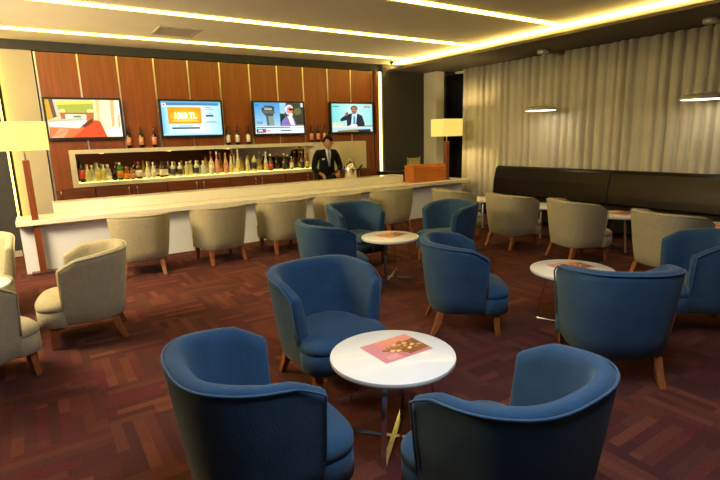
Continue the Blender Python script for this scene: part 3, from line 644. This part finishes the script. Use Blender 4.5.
def head_mesh():
    bm = bmesh.new(); bmesh.ops.create_uvsphere(bm, u_segments=32, v_segments=24, radius=1)
    for v in bm.verts:
        x, y, z = v.co
        w_ = 0.076; d_ = 0.098; h_ = 0.122
        jaw = max(0, -z)
        X = x * w_ * (1 - 0.34 * jaw ** 1.3); Y = y * d_ * (1 - 0.16 * jaw); Z = z * h_
        f = max(0, -y)
        Y -= 0.012 * jaw * f
        nx = math.exp(-(x / 0.16) ** 2)
        if f > 0.3:
            Y -= 0.024 * nx * math.exp(-((z + 0.16) / 0.16) ** 2)
            Y -= 0.009 * nx * math.exp(-((z - 0.05) / 0.16) ** 2)
            for ex in (-0.42, 0.42): Y += 0.012 * math.exp(-((x - ex) / 0.16) ** 2 - ((z - 0.06) / 0.11) ** 2)
            Y -= 0.006 * math.exp(-(x / 0.34) ** 2 - ((z - 0.22) / 0.08) ** 2)
            Y -= 0.008 * math.exp(-(x / 0.25) ** 2 - ((z + 0.50) / 0.06) ** 2) + 0.007 * math.exp(-(x / 0.22) ** 2 - ((z + 0.62) / 0.05) ** 2)
            Y -= 0.010 * math.exp(-(x / 0.25) ** 2 - ((z + 0.85) / 0.12) ** 2)
        v.co = (X, Y, Z)
    for s in (-1, 1):
        r = bmesh.ops.create_uvsphere(bm, u_segments=12, v_segments=8, radius=1)['verts']
        for v in r: v.co = Vector((s * (0.077 + v.co.x * 0.009), 0.008 + v.co.y * 0.017 + abs(v.co.z) * 0.004, -0.008 + v.co.z * 0.031))
    return bm
def make_bartender():
    t = thing('person', 'man in black suit, white shirt and tie working behind the bar', 'person', (4.93, 8.68, 0), math.radians(-12))
    lean = -0.06
    # body: legs, trunk, neck, arms and hands in one skin
    V = []; E = []; Rr = []
    def a(p, r, par=None):
        V.append(p); Rr.append(r)
        if par is not None: E.append((par, len(V) - 1))
        return len(V) - 1
    pel = a((0, 0.03, 0.93), (0.15, 0.11)); bel = a((0, 0.02, 1.08), (0.14, 0.10), pel); che = a((0, -0.005, 1.25), (0.155, 0.11), bel); upc = a((0, 0.0, 1.37), (0.12, 0.08), che)
    nk = a((0, -0.012, 1.44), 0.055, upc); nk2 = a((0.006, -0.05, 1.50), 0.052, nk)
    hands = []
    for s, elb, wri in ((-1, (-0.27, 0.02, 1.06), (-0.19, -0.17, 0.97)), (1, (0.28, 0.0, 1.07), (0.18, -0.19, 0.985))):
        sh = a((s * 0.17, 0.005, 1.36), 0.062, upc); sh2 = a((s * 0.205, 0.01, 1.31), 0.056, sh); el = a(elb, 0.042, sh2); wr = a(wri, 0.027, el)
        d = (Vector(wri) - Vector(elb)).normalized(); pal = a(tuple(Vector(wri) + d * 0.06), (0.036, 0.018), wr)
        hands.append((s, Vector(wri), d))
        hp = a((s * 0.09, 0.03, 0.88), 0.09, pel); kn = a((s * 0.10, 0.01, 0.50), 0.058, hp); an = a((s * 0.105, 0.04, 0.10), 0.042, kn); ft = a((s * 0.12, -0.10, 0.045), (0.04, 0.035), an)
    bm = bmesh.new(); me = skin_mesh(V, E, Rr); join_mesh(bm, me)
    for s, wv, d in hands:
        side = d.cross(Vector((0, 0, 1))).normalized(); dn = side.cross(d)
        if dn.z > 0: dn = -dn
        for k, ln in enumerate((0.066, 0.076, 0.071, 0.056)):
            b0 = wv + d * 0.085 + side * (k - 1.5) * 0.019
            p = [b0 - d * 0.02, b0, b0 + d * ln * 0.5 + dn * 0.008, b0 + d * ln * 0.78 + dn * 0.03, b0 + d * ln * 0.86 + dn * 0.052]
            join_mesh(bm, skin_mesh([tuple(q) for q in p], [(0, 1), (1, 2), (2, 3), (3, 4)], [0.0095, 0.0095, 0.009, 0.008, 0.007], 0, 1))
        ts = -side * s if (side.x * s > 0) else side * s   # thumb on the inner side
        inner = Vector((-s, 0, 0)); sd = side if side.dot(inner) > 0 else -side
        b0 = wv + d * 0.02 + sd * 0.02
        p = [b0, b0 + d * 0.03 + sd * 0.022, b0 + d * 0.055 + sd * 0.03 + dn * 0.015, b0 + d * 0.075 + sd * 0.026 + dn * 0.03]
        join_mesh(bm, skin_mesh([tuple(q) for q in p], [(0, 1), (1, 2), (2, 3)], [0.013, 0.011, 0.010, 0.008], 0, 1))
    hb = head_mesh(); hm = bpy.data.meshes.new('h'); hb.to_mesh(hm); hb.free()
    HM = Matrix.Translation((0.012, -0.085, 1.562)) @ Matrix.Rotation(math.radians(22), 4, 'Z') @ Matrix.Rotation(math.radians(22), 4, 'X') @ Matrix.Scale(1.12, 4)
    join_mesh(bm, hm, HM)
    body = obj('body', bm, M['skin'], t, True)
    # hair
    hb = bmesh.new(); bmesh.ops.create_uvsphere(hb, u_segments=28, v_segments=20, radius=1)
    rnd = random.Random(5)
    dele = []
    for v in hb.verts:
        x, y, z = v.co
        if z < 0.42 - 0.05 * x and y < -0.15 * 1 and True: dele.append(v); continue
        if z < -0.25: dele.append(v); continue
        k = 1 + rnd.uniform(0, 0.03)
        v.co = (x * 0.084 * k, y * 0.107 * k + 0.002, z * 0.134 * k)
    bmesh.ops.delete(hb, geom=dele, context='VERTS')
    bmesh.ops.transform(hb, matrix=HM, verts=hb.verts)
    h = obj('hair', hb, M['hair'], t, True)
    md = h.modifiers.new('thick', 'SOLIDIFY'); md.thickness = 0.012
    # eyes, brows
    eb = bmesh.new()
    for ex in (-0.031, 0.031):
        tube(eb, [HM @ Vector((ex - 0.018, -0.087, 0.030)), HM @ Vector((ex, -0.095, 0.034)), HM @ Vector((ex + 0.018, -0.087, 0.030))], 0.0045, 6)
    obj('eyebrow', eb, M['hair'], t)
    for ex in (-0.031, 0.031):
        eb = bmesh.new(); tube(eb, [HM @ Vector((ex - 0.014, -0.080, 0.009)), HM @ Vector((ex, -0.087, 0.008)), HM @ Vector((ex + 0.014, -0.080, 0.009))], 0.005, 6)
        obj('eye', eb, M['hair'], t)
    # jacket
    V.clear(); E.clear(); Rr.clear()
    pel = a((0, 0.03, 0.86), (0.185, 0.135)); bel = a((0, 0.02, 1.08), (0.17, 0.125), pel); che = a((0, -0.003, 1.26), (0.185, 0.132), bel); upc = a((0, 0.01, 1.37), (0.14, 0.09), che); col = a((0, 0.012, 1.43), (0.085, 0.062), upc)
    for s, elb, wri in ((-1, (-0.275, 0.02, 1.06), (-0.195, -0.16, 0.973)), (1, (0.285, 0.0, 1.07), (0.185, -0.18, 0.988))):
        sh = a((s * 0.165, 0.008, 1.355), 0.083, upc); sh2 = a((s * 0.212, 0.01, 1.30), 0.074, sh); el = a(elb, 0.060, sh2); wr = a(wri, 0.043, el)
    bm = bmesh.new(); join_mesh(bm, skin_mesh(V, E, Rr)); jk = obj('jacket', bm, M['suit'], t, True)
    # shirt front, tie and collar sit on the chest between the lapels
    bm = bmesh.new(); rows = [(1.462, 0.040, -0.062), (1.43, 0.050, -0.100), (1.38, 0.052, -0.128), (1.30, 0.045, -0.148), (1.20, 0.030, -0.152), (1.11, 0.012, -0.150)]
    vv = [[bm.verts.new((sx * hw_, y - (0.012 if sx == 0 else 0), z)) for sx in (-1, 0, 1)] for z, hw_, y in rows]
    for p, q in zip(vv, vv[1:]):
        for k in range(2): bm.faces.new((p[k], p[k + 1], q[k + 1], q[k]))
    o = obj('shirt', bm, M['shirt'], t, True); md = o.modifiers.new('thick', 'SOLIDIFY'); md.thickness = 0.012
    bm = bmesh.new(); tube(bm, [(0.062 * math.cos(k * PI / 9 + PI) * 1.0, -0.022 + 0.052 * math.sin(k * PI / 9 + PI), 1.462 + 0.012 * math.sin(k * PI / 9)) for k in range(-3, 13)], 0.017, 8)
    obj('collar', bm, M['shirt'], t, True)
    bm = bmesh.new(); rows = [(1.445, 0.014, -0.098), (1.42, 0.020, -0.118), (1.40, 0.014, -0.133), (1.30, 0.022, -0.168), (1.18, 0.026, -0.174), (1.12, 0.018, -0.172), (1.10, 0.002, -0.170)]
    vv = [[bm.verts.new((sx * hw_, y, z)) for sx in (-1, 1)] for z, hw_, y in rows]
    for p, q in zip(vv, vv[1:]): bm.faces.new((p[0], p[1], q[1], q[0]))
    o = obj('tie', bm, M['tie'], t, True); md = o.modifiers.new('thick', 'SOLIDIFY'); md.thickness = 0.008
    for s in (-1, 1):
        bm = bmesh.new(); P = [(s * 0.045, -0.085, 1.455), (s * 0.095, -0.105, 1.39), (s * 0.112, -0.142, 1.31), (s * 0.085, -0.152, 1.29), (s * 0.008, -0.162, 1.10), (s * 0.040, -0.155, 1.28), (s * 0.058, -0.137, 1.38)]
        f = bm.faces.new([bm.verts.new(p) for p in P]); bmesh.ops.triangulate(bm, faces=[f])
        o = obj('lapel', bm, M['suit'], t); md = o.modifiers.new('thick', 'SOLIDIFY'); md.thickness = 0.008
    obj('name_badge', bx(-0.135, -0.085, -0.152, -0.138, 1.235, 1.262), M['badge'], t, bevel=0.003)
    V.clear(); E.clear(); Rr.clear()
    pel = a((0, 0.03, 0.93), (0.165, 0.122))
    for s in (-1, 1):
        hp = a((s * 0.092, 0.03, 0.86), 0.102, pel); kn = a((s * 0.10, 0.01, 0.50), 0.075, hp); an = a((s * 0.105, 0.04, 0.08), 0.062, kn)
    bm = bmesh.new(); join_mesh(bm, skin_mesh(V, E, Rr)); obj('trousers', bm, M['suit'], t, True)
    for s in (-1, 1):
        bm = bmesh.new(); r = bmesh.ops.create_uvsphere(bm, u_segments=16, v_segments=10, radius=1)['verts']
        for v in r: v.co = Vector((s * 0.115 + v.co.x * 0.05, -0.06 + v.co.y * 0.14, max(0.0, 0.045 + v.co.z * 0.05)))
        obj('shoe', bm, M['black'], t, True)
make_bartender()

# ------------------------------------------------------------------ banquette
def banquette(y0, y1, label, first):
    t = thing('banquette', label, 'sofa', (7.7, (y0 + y1) / 2, 0), 0, 'dark leather banquette sections along the curtain')
    h = (y1 - y0) / 2 - 0.004
    def roll(prof, name, m, bev):
        bm = B(); A = [bm.verts.new((x, -h, z)) for x, z in prof]; Bv = [bm.verts.new((x, h, z)) for x, z in prof]; n = len(prof)
        bm.faces.new(A); bm.faces.new(Bv[::-1])
        for k in range(n): bm.faces.new((A[k], A[(k + 1) % n], Bv[(k + 1) % n], Bv[k]))
        return obj(name, bm, m, t, False, bevel=bev, seg=3)
    o = roll([(-0.30, 0.10), (0.28, 0.10), (0.28, 0.30), (-0.30, 0.30)], 'plinth', M['blackmatte'], 0.0)
    o = roll([(-0.36, 0.305), (0.08, 0.305), (0.08, 0.44), (0.0, 0.465), (-0.28, 0.47), (-0.35, 0.45), (-0.375, 0.40)], 'seat', M['leather'], 0.012)
    pr = []
    for k in range(9):
        an = PI * k / 8; pr.append((0.19 - 0.10 * math.cos(an) * 1.0, 0.93 + 0.085 * math.sin(an)))
    o = roll([(0.02, 0.475), (0.03, 0.60), (0.05, 0.78)] + pr + [(0.29, 0.475)], 'backrest', M['leather'], 0.012)
    return t
banquette(4.46, 6.86, 'dark brown leather banquette section at the far left end of the seat', True)
banquette(2.06, 4.46, 'dark brown leather banquette section on the right behind the nearer tables', False)
banquette(-0.34, 2.06, 'dark brown leather banquette section beyond the right photo edge', False)

# ------------------------------------------------------------------ tub chairs
def plan(t_, a, yf, b, n=2.7):
    """open U from the left arm front (t=-1) round the back (t=0) to the right arm front (t=1); the straight arms are |t|>0.62"""
    s = -1 if t_ < 0 else 1; q = abs(t_)
    if q > 0.62:
        f = (q - 0.62) / 0.38
        return (s * (a - 0.015 * f), yf * f + 0.0 * (1 - f))
    an = (q / 0.62) * PI / 2
    return (s * a * abs(math.sin(an)) ** (2 / n), -b * abs(math.cos(an)) ** (2 / n))
def rim(t_):
    q = abs(t_)
    if q < 0.30: return 0.79
    f = (q - 0.30) / 0.70
    return 0.79 - 0.105 * f ** 1.6
A_, YF, B_ = 0.375, 0.14, 0.37
TS = [-1 + 2 * k / 40 for k in range(41)]
def shell_bm():
    bm = B(); secs = []
    for t_ in TS:
        x, y = plan(t_, A_, YF, B_); h = rim(t_); q = abs(t_)
        th = 0.075 if q > 0.5 else 0.085
        # inward direction in plan
        e = 0.01
        x1, y1 = plan(max(-1, t_ - e), A_, YF, B_); x2, y2 = plan(min(1, t_ + e), A_, YF, B_)
        d = Vector((x2 - x1, y2 - y1)); d.normalize(); nin = Vector((-d.y, d.x))
        if nin.dot(Vector((-x, -0.02 - y))) < 0: nin = -nin
        def at(off, z):
            s = 0.80 + 0.20 * min(1, ((z - 0.19) / 0.56)) ** 0.8 if z > 0.19 else 0.80
            bx_, by_ = x * s, (y if y > 0 else y * s) if True else y
            return (bx_ + nin.x * off, by_ + nin.y * off, z)
        sec = [at(0.03, 0.19), at(0.0, 0.21), at(0, 0.33), at(0, 0.50), at(0, h - 0.06), at(0.004, h - 0.02), at(0.022, h), at(th - 0.022, h), at(th - 0.004, h - 0.02), at(th, h - 0.06), at(th + 0.012, 0.52), at(th + 0.02, 0.36), at(th + 0.02, 0.19)]
        secs.append([bm.verts.new(p) for p in sec])
    n = len(secs[0])
    for a, b in zip(secs, secs[1:]):
        for k in range(n): bm.faces.new((a[k], a[(k + 1) % n], b[(k + 1) % n], b[k]))
    for e_, sec in ((0, secs[0]), (1, secs[-1])):
        cen = sum((v.co for v in sec), Vector()) / len(sec)
        prev = sec
        for f_, dy in ((0.93, 0.010), (0.78, 0.018), (0.5, 0.022)):
            ring = []
            for v in sec:
                p = v.co.copy(); p.x = cen.x + (p.x - cen.x) * f_; p.z = p.z + (-0.05 * (1 - f_) if p.z > 0.5 else 0.02 * (1 - f_)); p.y += dy
                ring.append(bm.verts.new(p))
            for k in range(n): bm.faces.new((prev[k], prev[(k + 1) % n], ring[(k + 1) % n], ring[k]))
            prev = ring
        bm.faces.new(prev)
    return bm
def seat_plan(grow=0.0):
    pts = []
    aw = 0.262 + grow
    for k in range(33):       # front, rounded
        an = PI * k / 32; c, s = math.cos(an), math.sin(an)
        n = 2.9
        pts.append(((0.315 + grow) * (abs(c) ** (2 / n)) * (1 if c > 0 else -1), 0.155 + (0.215 + grow) * abs(s) ** (2 / n)))
    pts += [(-aw + 0.0, 0.10), (-aw + 0.02, -0.10), (-aw + 0.10, -0.22), (0.0, -0.245), (aw - 0.10, -0.22), (aw - 0.02, -0.10), (aw, 0.10)]
    return pts
def cushion(z0, z1, dome, ins, grow=0.0):
    bm = B(); P = seat_plan(grow); cx_, cy_ = 0, 0.06
    rings = []
    def ring(f, z): return [bm.verts.new((cx_ + (x - cx_) * f, cy_ + (y - cy_) * f, z)) for x, y in P]
    prof = [(ins, z0), (1.0, z0 + min(0.008, (z1 - z0) * 0.12)), (1.0, z1 - (0.02 if dome else 0.003)), (0.97 if dome else 0.99, z1 - (0.008 if dome else 0.0005)), (0.9, z1 + dome * 0.35), (0.7, z1 + dome * 0.75), (0.4, z1 + dome * 0.95), (0.1, z1 + dome)]
    for f, z in prof: rings.append(ring(f, z))
    for a, b in zip(rings, rings[1:]):
        for k in range(len(P)): bm.faces.new((a[k], a[(k + 1) % len(P)], b[(k + 1) % len(P)], b[k]))
    bm.faces.new(rings[0][::-1]); bm.faces.new(rings[-1])
    return bm
def make_chair(kind, label, group):
    fab, pip = (M['blue'], M['bluepipe']) if kind == 'blue' else (M['cream'], M['creampipe'])
    t = thing('tub_chair', label, 'chair', (0, 0, 0), 0, group)
    obj('backrest', shell_bm(), fab, t, True)
    obj('seat_base', cushion(0.19, 0.3275, 0.0, 0.94, -0.002), fab, t, True)
    obj('seat_cushion', cushion(0.328, 0.385, 0.045, 0.97), fab, t, True)
    pts = []
    for t_ in TS:
        x, y = plan(t_, A_ + 0.001, YF, B_ + 0.001); h = rim(t_); pts.append((x * 0.998, y * 0.998, h - 0.014))
    xl, yl = plan(-1, A_, YF, B_); xr, yr = plan(1, A_, YF, B_)
    pts = [(xl * 0.90, yl + 0.002, 0.36), (xl * 0.94, yl + 0.003, 0.48)] + pts + [(xr * 0.94, yr + 0.003, 0.48), (xr * 0.90, yr + 0.002, 0.36)]
    obj('piping', tube(B(), pts, 0.0055, 6), pip, t, True)
    for sx in (-1, 1):
        bm = B(); taper(bm, (sx * 0.245, 0.235, 0.19), (sx * 0.25, 0.255, 0.0), 0.030, 0.020); obj('leg', bm, M['leg_wood'], t, bevel=0.004)
        bm = B(); A = []
        for p, s_ in (((sx * 0.215, -0.215, 0.195), 0.028), ((sx * 0.226, -0.24, 0.10), 0.025), ((sx * 0.238, -0.285, 0.0), 0.020)):
            A.append([bm.verts.new((p[0] + i * s_, p[1] + j * s_, p[2])) for i, j in ((-1, -1), (1, -1), (1, 1), (-1, 1))])
        bm.faces.new(A[0]); bm.faces.new(A[-1][::-1])
        for a, b in zip(A, A[1:]):
            for k in range(4): bm.faces.new((a[k], a[(k + 1) % 4], b[(k + 1) % 4], b[k]))
        obj('leg', bm, M['leg_wood'], t, bevel=0.004)
    return t
BG, CG = 'blue tub chairs in the middle', 'cream tub chairs'
blue_spots = [
    (0.70, 1.91, -1, 'blue tub chair left of the nearest white table, seen from behind'),
    (1.57, 2.83, -88, 'blue tub chair behind the nearest white table, facing the camera'),
    (1.43, 1.19, 92, 'blue tub chair nearest the camera, in front of the nearest white table'),
    (3.00, 2.97, -36, 'blue tub chair in the centre, turned from the camera with seat to its right'),
    (3.22, 1.76, 50, 'blue tub chair showing its flat back, before the right blue group table'),
    (4.53, 1.80, 134, 'blue tub chair at the right photo edge, behind the flat backed blue chair'),
    (2.59, 4.53, -10, 'blue tub chair left of the farther blue group table, before a cream bar chair'),
    (3.50, 5.42, -90, 'blue tub chair behind the farther blue group table, below the bartender'),
    (4.46, 4.72, 175, 'blue tub chair right of the farther blue group table, facing left'),
]
cream_spots = [
    (1.06, 6.80, 80, 'cream tub chair at the bar, leftmost of the five'),
    (2.08, 6.81, 95, 'cream tub chair at the bar, second from the left'),
    (3.05, 6.82, 91, 'cream tub chair at the bar, third from the left'),
    (4.02, 6.82, 90, 'cream tub chair at the bar, fourth from left, mostly hidden by a blue chair'),
    (5.14, 6.86, 91, 'cream tub chair at the bar, rightmost of the five'),
    (5.74, 5.86, -11, 'cream tub chair by the banquette, farthest from the camera, behind a blue chair'),
    (0.24, 4.80, 173, 'cream tub chair facing left beside the floor lamp, seen side on'),
    (-0.52, 4.20, 34, 'cream tub chair cut by the left photo edge, nearest the camera, facing right'),
    (-0.62, 6.02, -88, 'cream tub chair at the left edge, facing the camera beyond the small table'),
    (5.85, 4.79, -4, 'cream tub chair by the banquette, second farthest, with full back in view'),
    (5.88, 3.75, -20, 'cream tub chair by the banquette, at the table with visible chrome leg'),
    (5.72, 2.54, -14, 'cream tub chair by the banquette, nearest the camera, behind a blue chair'),
]
for spots, kind, g in ((blue_spots, 'blue', BG), (cream_spots, 'cream', CG)):
    first = None
    for x, y, deg, lab in spots:
        if first is None:
            first = make_chair(kind, lab, g); first.location = (x, y, 0); first.rotation_euler = (0, 0, math.radians(deg - 90))
        else:
            dup(first, (x, y, 0), math.radians(deg - 90), lab)

# ------------------------------------------------------------------ round tables
def make_table(label):
    t = thing('round_table', label, 'table', (0, 0, 0), 0, 'small round white tables')
    obj('tabletop', lathe(B(), [(0, 0.47), (0.332, 0.47), (0.338, 0.475), (0.34, 0.485), (0.338, 0.497), (0.332, 0.50), (0, 0.50)], 64), M['white'], t, True)
    ob = t.children[0]; md = ob.modifiers.new('es', 'EDGE_SPLIT'); md.split_angle = 0.7
    obj('top_plate', lathe(B(), [(0, 0.458), (0.2, 0.458), (0.2, 0.469), (0, 0.469)], 24), M['blackmatte'], t)
    for k in range(4):
        an = PI / 2 * k; c, s = math.cos(an), math.sin(an)
        bm = B(); r0, r1, w_, d_ = 0.19, 0.285, 0.014, 0.005
        P = []
        for r, z in ((r0, 0.457), (r1, 0.008)):
            P.append([bm.verts.new((c * (r + i * d_) - s * j * w_, s * (r + i * d_) + c * j * w_, z)) for i, j in ((-1, -1), (1, -1), (1, 1), (-1, 1))])
        bm.faces.new(P[0]); bm.faces.new(P[1][::-1])
        for q in range(4): bm.faces.new((P[0][q], P[0][(q + 1) % 4], P[1][(q + 1) % 4], P[1][q]))
        obj('leg', bm, M['chrome'], t)
    bm = B(); box(bm, -0.292, 0.292, -0.014, 0.014, 0.0, 0.008); box(bm, -0.014, 0.014, 0.0141, 0.292, 0.0, 0.008); box(bm, -0.014, 0.014, -0.292, -0.0141, 0.0, 0.008)
    obj('floor_bar', bm, M['chrome'], t)
    return t
tabs = [(1.49, 1.99, 42, 'nearest round white table with a pink menu card, between three blue chairs'),
        (3.41, 4.57, 40, 'round white table farther back, between three blue chairs before the bar'),
        (3.73, 2.41, 20, 'round white table right of centre, before the flat backed blue chair'),
        (6.77, 3.70, 50, 'round white table by the banquette with a visible chrome leg'),
        (6.74, 4.98, 40, 'round white table by the banquette, glimpsed between two cream chair backs'),
        (6.72, 6.20, 45, 'round white table by the banquette, farthest from the camera'),
        (6.72, 2.42, 45, 'round white table by the banquette, at the right photo edge'),
        (-0.63, 5.20, 30, 'small white table cut by the left photo edge between cream chairs')]
tb = None
for x, y, a_, lab in tabs:
    if tb is None:
        tb = make_table(lab); tb.location = (x, y, 0); tb.rotation_euler = (0, 0, math.radians(a_))
    else: dup(tb, (x, y, 0), math.radians(a_), lab)

# menu cards: pink print with a pile of dates
def menu_mesh(w_, h_):
    bm = bmesh.new(); cl = bm.loops.layers.float_color.new('Col')
    def face(c, pts, z):
        f = bm.faces.new([bm.verts.new((x, y, z)) for x, y in pts])
        for l in f.loops: l[cl] = (*lin(c), 1)
        return f
    n = 10; z = 0.0012
    a = [(-w_, -h_), (w_, -h_), (w_, h_), (-w_, h_)]
    face((225, 170, 170), a[::-1], 0)
    for i in range(4):
        p, q = a[i], a[(i + 1) % 4]; f = bm.faces.new([bm.verts.new((p[0], p[1], 0)), bm.verts.new((q[0], q[1], 0)), bm.verts.new((q[0], q[1], z)), bm.verts.new((p[0], p[1], z))])
        for l in f.loops: l[cl] = (*lin((225, 170, 170)), 1)
    for i in range(n):
        f0 = i / n; c = tuple(u * (1 - f0) + v * f0 for u, v in zip((196, 110, 128), (226, 140, 110)))
        face(c, [(-w_, -h_ + 2 * h_ * i / n), (w_, -h_ + 2 * h_ * i / n), (w_, -h_ + 2 * h_ * (i + 1) / n), (-w_, -h_ + 2 * h_ * (i + 1) / n)], z)
    face((206, 128, 140), [(-w_, -h_), (-0.2 * w_, -h_), (-0.5 * w_, h_), (-w_, h_)], z + 0.0001)
    face((120, 60, 50), [(w_, -0.75 * h_), (w_, 0.45 * h_), (0.5 * w_, 0.35 * h_), (0.0, -0.1 * h_), (0.1 * w_, -0.85 * h_)], z + 0.0002)
    cols = [(150, 84, 44), (186, 116, 62), (214, 152, 92), (128, 66, 40), (228, 176, 104)]
    D = [(-0.42, -0.02), (-0.2, 0.18), (0.05, 0.26), (0.32, 0.34), (-0.28, -0.22), (-0.04, 0.0), (0.2, 0.12), (0.46, 0.16), (0.7, 0.1), (-0.08, -0.34), (0.12, -0.18), (0.36, -0.06), (0.62, -0.14), (0.14, -0.52), (0.38, -0.36), (0.64, -0.4), (0.84, -0.28)]
    for i, (u, v) in enumerate(D):
        an = (i * 0.7) % 1.1 - 0.35
        for f_, c, dz, oy in ((1.0, (84, 40, 30), 0, 0), (0.86, cols[i % 5], 0.00002, 0.01), (0.4, tuple(min(255, q + 34) for q in cols[i % 5]), 0.00004, 0.04)):
            rx, ry = w_ * 0.15 * f_, h_ * 0.115 * f_
            pts = [(w_ * u + rx * math.cos(q) * math.cos(an) - ry * math.sin(q) * math.sin(an), h_ * (v + oy) + rx * math.cos(q) * math.sin(an) + ry * math.sin(q) * math.cos(an)) for q in [2 * PI * k / 14 for k in range(14)]]
            pts = [(max(-w_, min(w_, x)), max(-h_, min(h_, y))) for x, y in pts]
            face(c, pts, z + 0.0003 + 0.00006 * i + dz)
    for i in range(3):
        face((238, 190, 200), [(-0.75 * w_, -0.55 * h_ - i * 0.12 * h_), (-0.25 * w_, -0.55 * h_ - i * 0.12 * h_), (-0.25 * w_, -0.51 * h_ - i * 0.12 * h_), (-0.75 * w_, -0.51 * h_ - i * 0.12 * h_)], z + 0.0003)
    me = bpy.data.meshes.new('menu_card'); bm.to_mesh(me); bm.free(); me.materials.append(M['menu'])
    return me
mm = menu_mesh(0.16, 0.125)
cards = [(1.55, 2.035, 0, 'pink menu card with a picture of dates on the nearest round table'), (3.46, 4.62, 15, 'pink menu card on the round table before the bar'),
         (3.80, 2.47, -10, 'pink menu card on the round table behind the flat backed blue chair'), (6.87, 3.72, 0, 'pink menu card on the banquette table with the chrome leg'), (6.80, 2.44, 0, 'pink menu card on the banquette table at the right photo edge')]
for x, y, a_, lab in cards:
    o = link('menu_card', mm); o.location = (x, y, 0.5006); o.rotation_euler = (0, 0, math.radians(a_)); tag(o, lab, 'menu', 'pink menu cards on the tables')
